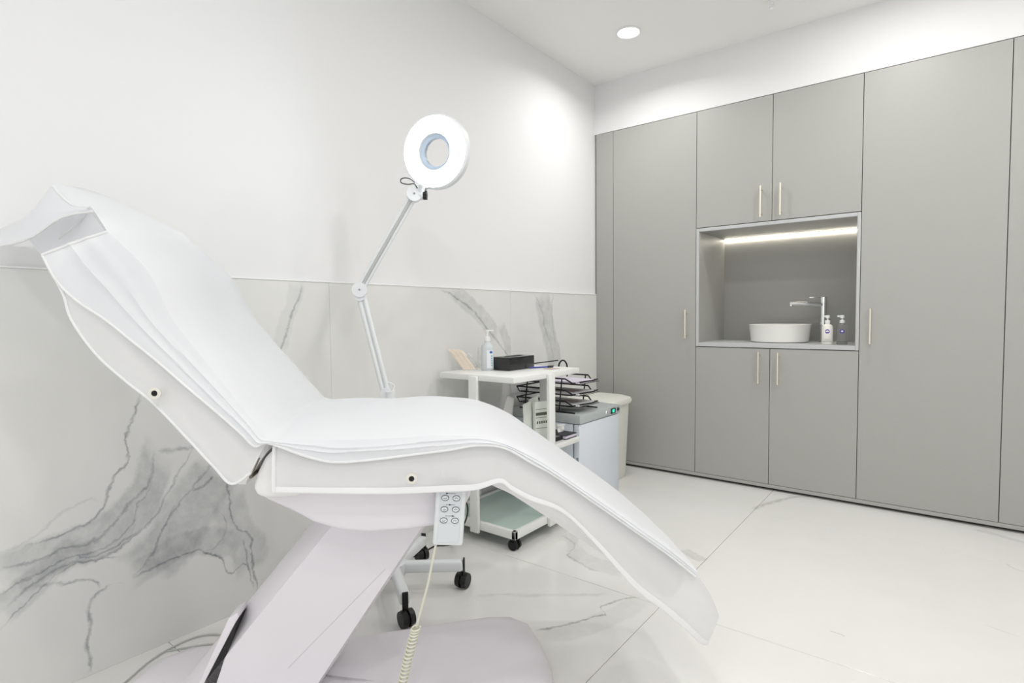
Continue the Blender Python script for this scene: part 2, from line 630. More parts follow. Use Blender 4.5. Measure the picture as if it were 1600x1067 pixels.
WX0, WX1, WZ0, WZ1 = 0.35, 3.25, 0.08, 2.45  # unseen window opening, added so world light fills the room from the front
tag(MB().box(0, WX0, YF - 0.1, YF, 0, ZC).box(WX1, XR, YF - 0.1, YF, 0, ZC).box(WX0, WX1, YF - 0.1, YF, 0, WZ0).box(WX0, WX1, YF - 0.1, YF, WZ1, ZC).build('wall_front', 'paint', smooth=False), 'white wall with wide window added for fill light behind the photographer', kind='structure')
wn = MB().box(WX0, WX1, YF - 0.07, YF - 0.03, WZ0, WZ0 + 0.05).box(WX0, WX1, YF - 0.07, YF - 0.03, WZ1 - 0.05, WZ1).build('fill_window', 'trim', smooth=False)
tag(wn, 'wide white framed window added for fill light in the wall behind the photographer', kind='structure')
for k in range(4):
    xm = WX0 + 0.025 + (WX1 - WX0 - 0.05) * k / 3
    MB().box(xm - 0.025, xm + 0.025, YF - 0.07, YF - 0.03, WZ0 + 0.05, WZ1 - 0.05).build('mullion', 'trim', wn, smooth=False)
tag(MB().box(0, XR, YF, 4.3, ZC, ZC + 0.1).build('ceiling', 'ceiling', smooth=False), 'plain white ceiling', kind='structure')

# recessed ceiling lamps
dl = thing('ceiling_downlight', (0.543, 3.096, ZC), 0, 'small round lit downlight in ceiling near marble wall and cabinets', 'light')
MB().lathe([(0.062, -0.001), (0.074, -0.001), (0.075, -0.004), (0.066, -0.008), (0.060, -0.004), (0.060, -0.001)], 40).build('trim_ring', 'trim', dl)
MB().lathe([(0, -0.0045), (0.0605, -0.0045), (0.0605, -0.002), (0, -0.002)], 40).build('diffuser', 'downlight', dl)
ld = bpy.data.lights.new('downlight_beam', 'AREA')
ld.shape = 'DISK'
ld.size = 0.118
ld.energy = DOWNLIGHT
ld.color = (1.0, 0.985, 0.965)
ld.spread = math.radians(180)
lb = bpy.data.objects.new('downlight_beam', ld)
COL.objects.link(lb)
lb.parent = dl
lb.location = (0, 0, -0.0085)
for (x, y) in ((1.85, 3.0), (3.1, 3.0), (1.65, 1.75), (2.9, 1.75), (1.65, 0.35), (2.9, 0.35), (1.65, -1.0), (2.9, -1.0)):
    c = copy_tree(dl)
    c.location = (x, y, ZC)
    c['label'] = 'round lit downlight in ceiling, away from the corner of wall and cabinets'
    c['group'] = 'downlights over the room'
lb.data = ld.copy()            # corner beam narrowed and dimmed to soften its bright spot on the wall
lb.data.spread = math.radians(155)
lb.data.energy = DOWNLIGHT * 0.85
sp = thing('sprinkler_head', (1.287, 3.282, ZC), 0, 'tiny metal sprinkler head hanging from the ceiling', 'sprinkler')
MB().lathe([(0.0, -0.001), (0.022, -0.001), (0.020, -0.005), (0.007, -0.007), (0.007, -0.018), (0, -0.018)], 20).build('escutcheon', 'trim', sp)
MB().tube([(-0.009, 0, -0.016), (-0.012, 0, -0.026), (0, 0, -0.034), (0.012, 0, -0.026), (0.009, 0, -0.016)], 0.002, 6).build('frame', 'chrome', sp)
MB().lathe([(0, -0.034), (0.012, -0.034), (0.012, -0.036), (0, -0.036)], 16).build('deflector', 'chrome', sp)


# ================================================================== GREY CABINETS
def handle(x, z0, z1, parent):
    mb = MB()
    y = CAB - 0.034
    mb.cyl((x, y, z0), (x, y, z1), 0.0066, n=14)
    h = mb.build('handle', 'nickel', parent)
    for z in (z0 + 0.022, z1 - 0.022):
        MB().cyl((x, CAB - 0.0005, z), (x, y, z), 0.0045, n=10).build('handle_post', 'nickel', parent)
    return h


def carcass(x0, x1, z0, z1, parent):
    MB().box(x0 + 0.001, x1 - 0.001, CAB + 0.0195, 4.28, z0, z1).build('carcass', 'carcass', parent, smooth=False)


def door(x0, x1, z0, z1, parent, hx=None, hz=None):
    g = 0.0016
    d = MB().box(x0 + g, x1 - g, CAB, CAB + 0.019, z0 + g, z1 - g, 0.0008, 1).build('door', 'laminate', parent, smooth=False)
    if hx:
        handle(hx, hz[0], hz[1], d)


Z0, Z1 = 0.037, 2.400
fl = thing('filler_panel', (0, 0, 0), 0, 'narrow grey filler panel between marble wall and tall cabinet', 'panel')
MB().box(0.013, 0.1494, CAB, CAB + 0.019, Z0, Z1, 0.0008, 1).build('panel_board', 'laminate', fl, smooth=False)
MB().box(0.016, 0.148, CAB + 0.0195, CAB + 0.06, Z0, Z1).build('backing', 'carcass', fl, smooth=False)
tall = [(0.151, 0.755, 0.695, (0.930, 1.120), 'tall grey cabinet beside the filler panel, bar handle near the alcove'),
        (1.677, 2.287, 1.730, (0.918, 1.112), 'tall grey cabinet right beside the basin alcove with bar handle on its left edge'),
        (2.287, 2.897, None, None, 'plain tall grey cabinet, one door away from the basin alcove'),
        (2.897, 3.507, None, None, 'plain tall grey cabinet, last before the right wall')]
for x0, x1, hx, hz, lab in tall:
    c = thing('tall_cabinet', ((x0 + x1) / 2, CAB, 0), 0, lab, 'cabinet')
    c.location = (0, 0, 0)
    carcass(x0, x1, Z0, Z1, c)
    door(x0, x1, Z0, Z1, c, hx, hz)
up = thing('wall_cabinet', (0, 0, 0), 0, 'grey two-door upper cabinet above the basin alcove', 'cabinet')
carcass(0.755, 1.677, 1.652, Z1, up)
door(0.755, 1.215, 1.650, Z1, up, 1.156, (1.673, 1.862))
door(1.215, 1.677, 1.650, Z1, up, 1.267, (1.673, 1.862))
lo = thing('base_cabinet', (0, 0, 0), 0, 'grey two-door base cabinet below the basin alcove', 'cabinet')
carcass(0.755, 1.677, Z0, 0.874, lo)
door(0.755, 1.213, Z0, 0.876, lo, 1.154, (0.660, 0.856))
door(1.213, 1.677, Z0, 0.876, lo, 1.264, (0.660, 0.854))
fr = thing('filler_panel', (0, 0, 0), 0, 'narrow grey filler panel between the last tall cabinet and right wall', 'panel')
MB().box(3.508, 3.598, CAB, CAB + 0.019, Z0, Z1, 0.0008, 1).build('panel_board', 'laminate', fr, smooth=False)
pl = thing('plinth', (0, 0, 0), 0, 'low grey kick board running under the whole row of cabinets', 'plinth')
MB().box(0.013, XR - 0.002, CAB - 0.004, CAB + 0.03, 0.017, 0.0365, 0.001, 1).build('lip_board', 'laminate', pl, smooth=False)
MB().box(0.013, XR - 0.002, CAB + 0.030, CAB + 0.05, 0.0, 0.036).build('kick_board', 'carcass', pl, smooth=False)

# basin alcove
NY = 4.17
al = thing('basin_alcove', (0, 0, 0), 0, 'open grey lined alcove with light strip framed between cabinets', 'alcove')
MB().box(0.757, 0.775, CAB - 0.003, NY, 0.878, 1.647, 0.001, 1).build('side_panel', 'laminate_edge', al, smooth=False)
MB().box(1.660, 1.676, CAB - 0.003, NY, 0.878, 1.647, 0.001, 1).build('side_panel', 'laminate_edge', al, smooth=False)
MB().box(0.7755, 1.6595, CAB - 0.003, NY, 1.626, 1.647, 0.001, 1).build('top_panel', 'laminate_edge', al, smooth=False)
MB().box(0.7755, 1.6595, CAB - 0.003, NY, 0.879, 0.904, 0.001, 1).build('worktop', 'laminate_edge', al, smooth=False)
MB().box(0.7755, 0.7775, CAB + 0.001, NY - 0.001, 0.9045, 1.6255).build('side_lining', 'laminate', al, smooth=False)
MB().box(1.6575, 1.6595, CAB + 0.001, NY - 0.001, 0.9045, 1.6255).build('side_lining', 'laminate', al, smooth=False)
MB().box(0.7780, 1.6570, CAB + 0.001, NY - 0.001, 1.624, 1.6258).build('top_lining', 'laminate', al, smooth=False)
MB().box(0.7755, 1.6595, NY, NY + 0.012, 0.879, 1.647).build('back_panel', 'laminate', al, smooth=False)
MB().box(0.7785, 1.6565, NY - 0.016, NY - 0.001, 1.6195, 1.6238, 0.0005, 1).build('strip_profile', 'trim', al, smooth=False)
MB().box(0.7800, 1.6550, NY - 0.015, NY - 0.003, 1.6150, 1.6193).build('light_strip', 'led', al, smooth=False)


# basin
bs = thing('vessel_basin', (1.203, 3.935, 0.9045), 0, 'round white ceramic vessel basin on alcove worktop', 'basin')
MB().lathe([(0, 0.001), (0.165, 0.001), (0.172, 0.006), (0.184, 0.108), (0.186, 0.113), (0.183, 0.116), (0.179, 0.113), (0.168, 0.030), (0.150, 0.020), (0.03, 0.014), (0, 0.014)], 64).build('bowl', 'ceramic', bs)
MB().lathe([(0, 0.0145), (0.025, 0.0145), (0.022, 0.020), (0, 0.021)], 24).build('waste_plug', 'chrome', bs)

# tap
fx, fy = 1.445, 4.00
tp = thing('basin_tap', (fx, fy, 0.9045), 0, 'tall chrome mixer tap beside the white basin', 'tap')
sd = (Vector((1.268, 3.90, 0)) - Vector((fx, fy, 0))).normalized()
MB().lathe([(0, 0), (0.026, 0), (0.026, 0.006), (0.020, 0.009), (0.0195, 0.245), (0, 0.245)], 28).build('column', 'chrome', tp)
mb = MB()
tip = sd * 0.205
mb.tube([sd * 0.012 + Vector((0, 0, 0.238)), sd * 0.08 + Vector((0, 0, 0.243)), sd * 0.15 + Vector((0, 0, 0.248)), tip + Vector((0, 0, 0.246))], [0.016, 0.013, 0.0115, 0.011], 14)
so = mb.build('spout', 'chrome', tp)
MB().cyl(tip + Vector((0, 0, 0.246)) - sd * 0.014, tip + Vector((0, 0, 0.230)) - sd * 0.010, 0.010, n=16).build('aerator', 'chrome', so)
MB().lathe([(0, 0.246), (0.021, 0.246), (0.021, 0.284), (0.018, 0.288), (0, 0.288)], 28).build('handle_cap', 'chrome', tp)
mb = MB()
mb.box(-0.012, 0.088, -0.007, 0.007, 0.280, 0.287, 0.002, 2)
mb.move(Matrix.Rotation(math.atan2(sd.y, sd.x), 4, 'Z'))
mb.build('lever', 'chrome', tp)


# pump bottles by the basin
def pump_bottle(name, x, y, z, body, pump, label, emblem):
    t = thing(name, (x, y, z), 0, label, 'bottle')
    MB().lathe([(0, 0), (0.026, 0), (0.029, 0.004), (0.029, 0.100), (0.026, 0.112), (0.013, 0.121), (0.012, 0.126), (0, 0.126)], 32).build('body', body, t)
    MB().lathe([(0, 0.1262), (0.014, 0.1262), (0.014, 0.140), (0.009, 0.143), (0.0045, 0.145), (0.0045, 0.158), (0, 0.158)], 24).build('collar', pump, t)
    mb = MB()
    mb.lathe([(0, 0.155), (0.011, 0.155), (0.011, 0.170), (0.009, 0.172), (0, 0.172)], 20)
    mb.box(-0.026, 0.0, -0.0045, 0.0045, 0.161, 0.170, 0.002, 2)
    mb.build('pump_head', pump, t)
    if emblem:
        d = Vector((CAM.x - x, CAM.y - y, 0)).normalized()
        a0 = math.atan2(d.y, d.x)

        def patch(r0, zc, hw, hh, m, nm, shape='disc', da=0.0):
            q = MB()
            n = 20
            rows = []
            if shape == 'disc':
                cen = [q.bm.verts.new((r0 * math.cos(a0 + da), r0 * math.sin(a0 + da), zc))]
                ring = []
                for i in range(n):
                    th = 2 * math.pi * i / n
                    a = a0 + da + hw * math.cos(th) / 0.029
                    ring.append(q.bm.verts.new((r0 * math.cos(a), r0 * math.sin(a), zc + hh * math.sin(th))))
                for i in range(n):
                    q.bm.faces.new((cen[0], ring[i], ring[(i + 1) % n]))
            else:
                for k in range(2):
                    rows.append([(r0 * math.cos(a0 + da + hw * (i / 8 * 2 - 1) / 0.029), r0 * math.sin(a0 + da + hw * (i / 8 * 2 - 1) / 0.029), zc + hh * (k * 2 - 1)) for i in range(9)])
                q.grid(rows)
            return q.build(nm, m, t)
        patch(0.0294, 0.078, 0.0125, 0.0125, 'purple', 'emblem')
        patch(0.0296, 0.079, 0.0055, 0.0050, 'label_white', 'emblem_mark')
        patch(0.0294, 0.026, 0.017, 0.0009, 'seal', 'printed_line', 'rect')
        patch(0.0294, 0.032, 0.013, 0.0007, 'seal', 'printed_line', 'rect')
        patch(0.0294, 0.018, 0.026, 0.0010, 'packet_print', 'printed_line', 'rect')
    return t


pump_bottle('soap_bottle', 1.508, 3.735, 0.9045, 'lotion', 'plastic_white', 'white lotion pump bottle with purple round emblem next to tap', True)
pump_bottle('soap_bottle', 1.580, 3.760, 0.9045, 'clear', 'plastic_white', 'clear pump bottle with purple round emblem near alcove side', True)

# ================================================================== TREATMENT CHAIR
chair = thing('treatment_chair', CH_O, CH_A, 'white electric treatment chair with lilac white base, raised back and lowered leg rest', 'chair')
ROT = Matrix.Translation(CH_O) @ Matrix.Rotation(CH_A, 4, 'Z')


def mid(a, b, t):
    return a + (b - a) * t


# side profile of the padding: near top edge pixel, half width there
BACK = [(165, 365, .235), (200, 397, .237), (230, 430, .24), (264, 497, .246), (298, 543, .252), (330, 582, .257), (372, 635, .268), (398, 667, .275), (412, 684, .278), (424, 693, .28)]
SEAT = [(424, 693, .28), (500, 695, .28), (560, 692, .28), (620, 689, .28), (680, 686, .28), (740, 688, .279), (785, 697, .275)]
LEG = [(785, 697, .275), (828, 716, .268), (866, 740, .262), (930, 783, .256), (1000, 831, .25), (1050, 867, .246), (1087, 898, .24)]


def prof(rows):
    return [L(x, y, -h) for x, y, h in rows]


def slab_cushion(rows, thick, inset, name, ext0=0.0, ext1=0.0, crown=0.025, crown1=None, mat_='vinyl'):
    """padded slab that follows a side profile, rounded at every edge"""
    P = smooth_path(prof(rows), 22)
    P = [Vector((p.x, p.y, p.z)) for p in P]
    if ext0:
        P.insert(0, P[0] + (P[0] - P[1]).normalized() * ext0)
    if ext1:
        P.append(P[-1] + (P[-1] - P[-2]).normalized() * ext1)
    n = len(P)
    rows_ = []
    for i, p in enumerate(P):
        t = P[min(i + 1, n - 1)] - P[max(i - 1, 0)]
        t = Vector((t.x, 0, t.z)).normalized()
        nr = Vector((-t.z, 0, t.x))
        hw = -p.y - inset
        endf = 1.0
        if i in (0, n - 1):
            endf = 0.82
        elif i in (1, n - 2):
            endf = 0.96
        sec = []
        r = 0.03
        top = []
        k = 12
        for j in range(k + 1):
            x = j / k * 2 - 1
            cr = crown if crown1 is None else crown + (crown1 - crown) * i / (n - 1)
            top.append((x * (hw - r), cr * (1 - abs(x) ** 3)))
        cor = [(-(hw - r) - r * math.sin(a), -r + r * math.cos(a)) for a in (math.pi / 2, math.pi / 3, math.pi / 6)]
        up_ = cor + top + [(-a, b) for a, b in cor[::-1]]
        dn = [(hw, -thick * 0.8), (hw - 0.02, -thick), (0, -thick), (-hw + 0.02, -thick), (-hw, -thick * 0.8)]
        base = Vector((p.x, 0, p.z)) - nr * inset
        for v, h in up_ + dn:
            h2 = h
            if endf < 1:
                h2 = -thick / 2 + (h + thick / 2) * endf
            rows_v = base + nr * h2
            sec.append(Vector((rows_v.x, v, rows_v.z)))
        rows_.append(sec)
    return MB().grid(rows_, closed=True).build(name, mat_, chair)


back_c = slab_cushion(BACK, 0.12, 0.012, 'backrest', ext0=0.03)
seat_c = slab_cushion(SEAT, 0.10, 0.012, 'seat', crown=0.03, crown1=0.008)
leg_c = slab_cushion(LEG, 0.09, 0.014, 'leg_rest', crown=0.006, crown1=0.002)

# plastic shell under the seat
sh = [(402, 770), (420, 782), (455, 797), (490, 816), (530, 828), (575, 832), (640, 827), (690, 820), (722, 800), (737, 770)]
poly = [(L(x, y, -.24).x, L(x, y, -.24).z) for x, y in sh]
poly = poly + [(poly[-1][0], 0.72), (poly[0][0], 0.72)]
mb = MB()
mb.prism(poly, 1, -0.245, 0.245, 0.012, 3)
mb.build('seat_shell', 'shell', chair)
# back corner of the seat padding that shows below the cover
mb = MB()
cp = [L(x, y, -.27) for x, y in ((430, 700), (414, 714), (401, 740), (395, 762), (401, 774), (416, 779), (470, 776), (470, 700))]
mb.prism([(p.x, p.z) for p in cp], 1, -0.272, 0.272, 0.010, 3)
mb.build('seat_end_pad', 'vinyl', chair)
# hinge between seat and back
mb = MB()
h = L(397, 741, -.25)
mb.cyl((h.x, -0.272, h.z), (h.x, 0.272, h.z), 0.0035, n=12)
g = L(410, 712, -.25)
mb.tube([(h.x, -0.270, h.z), (mid(h, g, .5).x, -0.270, mid(h, g, .5).z), (g.x, -0.270, g.z)], 0.0016, 6)
mb.build('hinge', 'hinge', chair)

# leaning lift column
cv = -0.115
q = [L(515, 826, cv), L(660, 822, cv), L(497, 1067, cv), L(319, 1067, cv)]


def ext(a, b, z):
    t = (z - a.z) / (b.z - a.z)
    return a + (b - a) * t


colp = [ext(q[3], q[0], 0.60), ext(q[2], q[1], 0.60), ext(q[1], q[2], 0.03), ext(q[0], q[3], 0.03)]
mb = MB()
wing = 0.050
plan = [(0, cv, 0), (1, cv, 0), (1, cv * .45, wing * .4), (1, -cv * .45, wing * .4), (1, -cv, 0), (0, -cv, 0), (0, -cv * .45, -wing), (0, cv * .45, -wing)]


def col_ring(pl_, pr_):
    return [Vector(((pr_ if e else pl_).x + o, v_, (pr_ if e else pl_).z)) for e, v_, o in plan]


mb.grid([col_ring(mid(colp[0], colp[3], k / 6), mid(colp[1], colp[2], k / 6)) for k in range(7)], closed=True)
mb.build('lift_column', 'shell', chair)
# cover panel seam on the column's near face
s0, s1 = L(602, 889, cv), L(450, 1044, cv)
MB().tube([(s0.x, cv - 0.0002, s0.z), (s1.x, cv - 0.0002, s1.z)], 0.0006, 5).build('column_seam', 'seam', chair)
# slot guide on the head side of the column
gv = -0.118


def side_plate(px, v0, v1, name, m, bev):
    pts_ = [L(x, y, gv) for x, y in px]
    MB().prism([(k.x, k.z) for k in pts_], 1, v0, v1, bev, 2).build(name, m, chair)


side_plate([(366, 975), (372, 968), (338, 1067), (318, 1130), (296, 1130), (319, 1067)], gv + .003, -0.06, 'slot_lining', 'black', 0.0)
side_plate([(357, 966), (371, 957), (373, 964), (365, 978), (319, 1067), (292, 1130), (284, 1130), (311, 1067)], gv, -0.055, 'slot_rim', 'shell', 0.002)

# base plate
half = [(-0.74, 0.0), (-0.73, 0.10), (-0.66, 0.165), (-0.50, 0.185), (-0.15, 0.195), (0.10, 0.235), (0.29, 0.262), (0.36, 0.255), (0.40, 0.22), (0.425, 0.11), (0.435, 0.0)]
out_ = half + [(u_, -v_) for u_, v_ in half[-2:0:-1]]
rows = []
for (z, k) in ((0.004, 1.0), (0.05, 1.0), (0.072, 0.985), (0.086, 0.95), (0.092, 0.88), (0.094, 0.6), (0.094, 0.2)):
    rows.append([(-0.15 + (u_ + 0.15) * k, v_ * k, z + (0.05 * max(0, -u_ - 0.3) if z > 0.06 else 0)) for u_, v_ in out_])
MB().grid(rows, closed=True).build('base_plate', 'shell', chair)
for (u_, v_) in ((-0.6, 0.1), (-0.6, -0.1), (0.32, 0.18), (0.32, -0.18)):
    MB().cyl((u_, v_, 0), (u_, v_, 0.006), 0.02, n=16).build('foot', 'rubber', chair)

# armrest sockets in the padding's near side, seen through the cover
for (x, y, par) in ((255, 611, back_c), (645, 740, seat_c)):
    c0 = L(x, y, -.262)
    mb = MB().lathe([(0.010, 0.0), (0.012, 0.002), (0.013, 0.0088), (0.0065, 0.0095), (0.0055, 0.001), (0.010, 0.0)], 24, T(c0.x, -.2945 if par is seat_c else -.290, c0.z) @ Matrix.Rotation(math.radians(90), 4, 'X'))
    so = mb.build('armrest_socket', 'socket', chair)
    MB().lathe([(0, 0.004), (0.0055, 0.004), (0.0055, 0.0096), (0, 0.0096)], 20, T(c0.x, -.2945 if par is seat_c else -.290, c0.z) @ Matrix.Rotation(math.radians(90), 4, 'X')).build('socket_hole', 'hole', so)


# ------------------------------------------------------------------ covers over the chair
def nz(p, f, amp):
    return noise.noise(p * f) * amp


def crown_at(u_):
    """padding swells on the seat and lies flat on the leg rest"""
    t_ = min(1.0, max(0.0, (u_ - 0.05) / 0.30))
    return 0.032 + (0.006 - 0.032) * (t_ * t_ * (3 - 2 * t_))


def drape(rows, crown, lift, nrow=56, side=18, topn=16, flare=0.014, wr=0.004, seed=0.0, ridge=0.0):
    """rows: (top px, top py, hem px, hem py, half width). Cloth from the near hem up over the padding down to the far hem.
    Returns grid rows in chair space and the two hem lines."""
    A = smooth_path([L(x, y, -h) for x, y, hx, hy, h in rows], nrow)
    B = smooth_path([L(hx, hy, -h - flare) for x, y, hx, hy, h in rows], nrow)
    G = []
    for i in range(nrow):
        t = A[min(i + 1, nrow - 1)] - A[max(i - 1, 0)]
        t = Vector((t.x, 0, t.z)).normalized()
        nr = Vector((-t.z, 0, t.x))
        hw = -A[i].y
        near = []
        for j in range(side):
            f = j / side
            p = mid(B[i], A[i], f)
            fold = math.sin(i * 0.55 + f * 3 + seed) * 0.5 + math.sin(i * 0.23 + f * 5 + seed * 2)
            ph = noise.noise(Vector((i * 0.07, seed, 0))) * 0.10
            bul = math.sin(f * math.pi) * 0.004 + wr * 0.4 * fold * math.sin(min(1, f * 1.4) * math.pi)
            bul += ridge * (math.exp(-((f - 0.42 - ph) / 0.05) ** 2) + 0.8 * math.exp(-((f - 0.72 + ph) / 0.05) ** 2))
            near.append(Vector((p.x, p.y - bul, p.z)) + nr * lift * f)
        top = []
        for j in range(topn + 1):
            x = j / topn * 2 - 1
            c = crown(A[i].x) * (1 - abs(x) ** 3.2) + lift
            base = Vector((A[i].x, x * hw, A[i].z))
            c += noise.noise(Vector((i * 0.16, x * 2.2, seed))) * wr * (1 - x * x) * 1.2
            top.append(base + nr * c)
        far = [Vector((q.x, -q.y, q.z)) for q in near[::-1]]
        G.append(near + top + far)
    return G


def hem_tube(G, r, name, parent, sides=(0, -1), m='hem'):
    for s in sides:
        MB().tube([row[s] for row in G], r, 6).build(name, m, parent)


def place(o):
    o.matrix_world = ROT
    return o


# fitted cover over the back padding
RB = [(165, 365, 80, 425, .240), (200, 397, 99, 460, .242), (230, 430, 112, 500, .245), (264, 497, 150, 553, .251), (298, 543, 195, 594, .257), (330, 582, 240, 630, .262),
      (372, 635, 292, 684, .272), (398, 667, 335, 730, .279), (408, 680, 362, 756, .283), (418, 690, 392, 738, .283)]
G = drape(RB, crown_at, -0.002, seed=1.3, wr=0.003)
cb = place(thing('back_cover', (0, 0, 0), 0, 'thin white fitted cover on the raised backrest padding', 'cover'))
MB().grid(G).build('cloth', 'cover', cb, angle=80, normals=False)
hem_tube(G, 0.003, 'hem_band', cb)

# fitted cover over seat and leg rest with its wide elastic hem
RS = [(430, 693, 429, 768, .284), (500, 694, 490, 769, .285), (560, 691, 560, 770, .285), (620, 688, 620, 770, .285), (690, 685, 690, 767, .285), (740, 687, 743, 764, .284), (780, 695, 781, 753, .280),
      (804, 704, 800, 765, .277), (828, 715, 830, 781, .273), (866, 739, 880, 800, .267), (930, 782, 930, 848, .261), (1000, 831, 992, 917, .255), (1050, 866, 1040, 955, .25), (1087, 897, 1075, 985, .243), (1110, 930, 1097, 1005, .232), (1123, 963, 1106, 1004, .22)]
G = drape(RS, crown_at, 0.001, nrow=84, seed=4.1, wr=0.003, flare=0.016)
cs = place(thing('seat_cover', (0, 0, 0), 0, 'white fitted cover with elastic hem over seat and lowered leg rest', 'cover'))
MB().grid(G).build('cloth', 'cover', cs, angle=80, normals=False)


def band(G, col0, col1, name, par, off=0.0025):
    rows = []
    for row in G:
        s = 1 if col0 >= 0 else -1
        o = Vector((0, -off * s, 0))
        rows.append([Vector(row[col0]) + o, mid(Vector(row[col0]), Vector(row[col1]), 1.0) + o])
    MB().grid(rows).build(name, 'hem', par, angle=80, normals=False)


band(G, 0, 2, 'hem_band', cs)
band(G, -1, -3, 'hem_band', cs)
hem_tube(G, 0.003, 'hem_elastic', cs)
MB().tube([G[0][k] + Vector((-0.001, -0.002, 0)) for k in range(18)], 0.0045, 6).build('end_hem', 'hem', cs)

# loose sheet thrown over back, seat and knees
RD = [(165, 365, 66, 398, .244), (200, 397, 88, 438, .246), (230, 430, 120, 470, .249), (264, 497, 165, 500, .255), (298, 543, 205, 532, .261), (330, 582, 245, 564, .266), (350, 607, 290, 603, .272),
      (372, 635, 335, 641, .277), (398, 667, 375, 676, .284), (412, 684, 397, 697, .288), (428, 692, 415, 692, .289), (450, 693, 440, 699, .290), (490, 692, 475, 712, .290), (530, 691, 520, 722, .290), (580, 690, 575, 719, .290), (640, 687, 640, 711, .290),
      (700, 684, 702, 703, .290), (745, 685, 745, 696, .288), (786, 694, 788, 700, .283), (830, 713, 832, 724, .277), (866, 736, 868, 744, .271), (930, 779, 932, 788, .265), (1000, 828, 1001, 836, .258), (1050, 864, 1050, 871, .253), (1087, 895, 1087, 901, .246)]
G = drape(RD, crown_at, 0.006, nrow=110, seed=7.7, wr=0.005, flare=0.012, ridge=0.005)
ds = place(thing('bed_sheet', (0, 0, 0), 0, 'loose white sheet draped over backrest, seat and knees with flap at head end', 'sheet'))
MB().grid(G).build('cloth', 'sheet', ds, angle=33, normals=False)
hem_tube(G, 0.0028, 'hem_band', ds)
MB().tube([G[0][k] for k in range(19)], 0.003, 6).build('end_hem', 'hem', ds)
# hood and flap past the head end
r0 = G[0][18:18 + 17]
RIM = [(143, 323, -.240), (112, 320, -.205), (82, 288, -.12), (112, 291, .02), (165, 306, .13), (285, 364, .24)]
FLAP = [(146, 330, -.238), (95, 340, -.21), (47, 372, -.17), (-4, 384, -.08), (-10, 366, .08), (170, 372, .235)]


def rimline(pts, n):
    return smooth_path([L(*p) for p in pts], n)


rim = rimline(RIM, 17)
flp = rimline(FLAP, 17)
hood = []
for k in range(8):
    f = k / 7
    row = []
    for j in range(17):
        p = mid(r0[j], rim[j], f)
        p = p + Vector((-0.3, 0, 0.95)) * (math.sin(f * math.pi) * 0.012 * (1 - (j / 8 - 1) ** 2))
        row.append(p)
    hood.append(row)
for k in range(1, 8):
    f = k / 7
    hood.append([mid(rim[j], flp[j], f) + Vector((-1, 0, 0)) * math.sin(f * math.pi) * 0.012 for j in range(17)])
MB().grid(hood).build('head_flap', 'sheet', ds, angle=60, normals=False)
MB().tube(flp[:12], 0.003, 6).build('flap_hem', 'hem', ds)
MB().tube(rim[:7], 0.002, 6).build('fold_seam', 'hem', ds)
inner = [[L(166, 364, -.235), L(150, 343, -.225), L(136, 330, -.20)], [L(120, 374, -.14), L(112, 352, -.13), L(100, 334, -.12)], [L(64, 398, -.06), L(54, 386, -.05), L(44, 372, -.04)]]
MB().grid([smooth_path(r_, 7) for r_ in inner]).build('inner_fold', 'sheet', ds, angle=60, normals=False)
tie0, tie1 = L(138, 331, -.2), L(92, 372, -.12)
MB().tube([tie0, mid(tie0, tie1, .5) + Vector((0, 0, -.004)), tie1], 0.003, 6).build('tie_band', 'hem', ds)

# ------------------------------------------------------------------ hand controller and coiled cord
rc = thing('hand_controller', (0, 0, 0), 0, 'pale grey hand controller with six oval buttons hanging under the seat', 'remote control')
rv = -0.275
TL, TR, BR, BL = L(690, 758, rv), L(738, 758, rv), L(714, 851, rv), L(668, 848, rv)
ax = ((TR - TL) + (BR - BL)).normalized()
ay = ((BL - TL) + (BR - TR)).normalized()
ay = (ay - ax * ay.dot(ax)).normalized()
cen = (TL + TR + BR + BL) / 4
wid = ((TR - TL).length + (BR - BL).length) / 2
hei = ((BL - TL).length + (BR - TR).length) / 2
az = Vector((0, -1, 0))
RM = ROT @ Matrix(((ax.x, ay.x, az.x, cen.x), (ax.y, ay.y, az.y, cen.y), (ax.z, ay.z, az.z, cen.z), (0, 0, 0, 1)))
rc.matrix_world = RM
MB().box(-wid / 2, wid / 2, -hei / 2, hei / 2, -0.012, 0.010, 0.006, 3).build('body', 'remote', rc)
MB().box(-wid * .36, wid * .36, -hei * .46, hei * .44, 0.0101, 0.0112, 0.0005, 1).build('face_plate', 'remote_face', rc)
for i in range(3):
    yy = hei * (-0.30 + 0.185 * i)
    for s in (-1, 1):
        xx = s * wid * 0.185
        ov = [(xx + wid * 0.115 * math.cos(t_ * math.pi / 12), yy + hei * 0.043 * math.sin(t_ * math.pi / 12), 0.0122) for t_ in range(24)]
        bt = MB()
        bt.grid([[Vector(p) - Vector((0, 0, .001)) for p in ov], [Vector(p) for p in ov]], closed=True)
        bo = bt.build('button', 'remote', rc)
        MB().tube(ov, 0.0007, 5, closed=True).build('button_outline', 'ink', bo)
        MB().tube([(xx - wid * .05, yy + .001, 0.0126), (xx - wid * .01, yy - .0018 * s, 0.0126), (xx + wid * .05, yy + .0005, 0.0126)], 0.0005, 4).build('button_mark', 'ink', bo)
    ya = yy - hei * 0.075
    MB().tube([(-wid * .15, ya, 0.0115), (wid * .15, ya, 0.0115)], 0.0004, 4).build('printed_arrow', 'ink', rc)
    xa = (-.12, 0.0, .12)[i] * wid
    MB().prism([(xa - .003, ya - .002), (xa - .003, ya + .002), (xa + .003, ya)], 2, 0.0113, 0.0119).build('arrow_tip', 'ink', rc, smooth=False)
st, e1, e2 = L(681, 851, rv), L(668, 915, rv + .02), L(651, 978, rv + .05)
inv = RM.inverted()
pth = smooth_path([st, mid(st, e1, .5), e1, e2], 12)
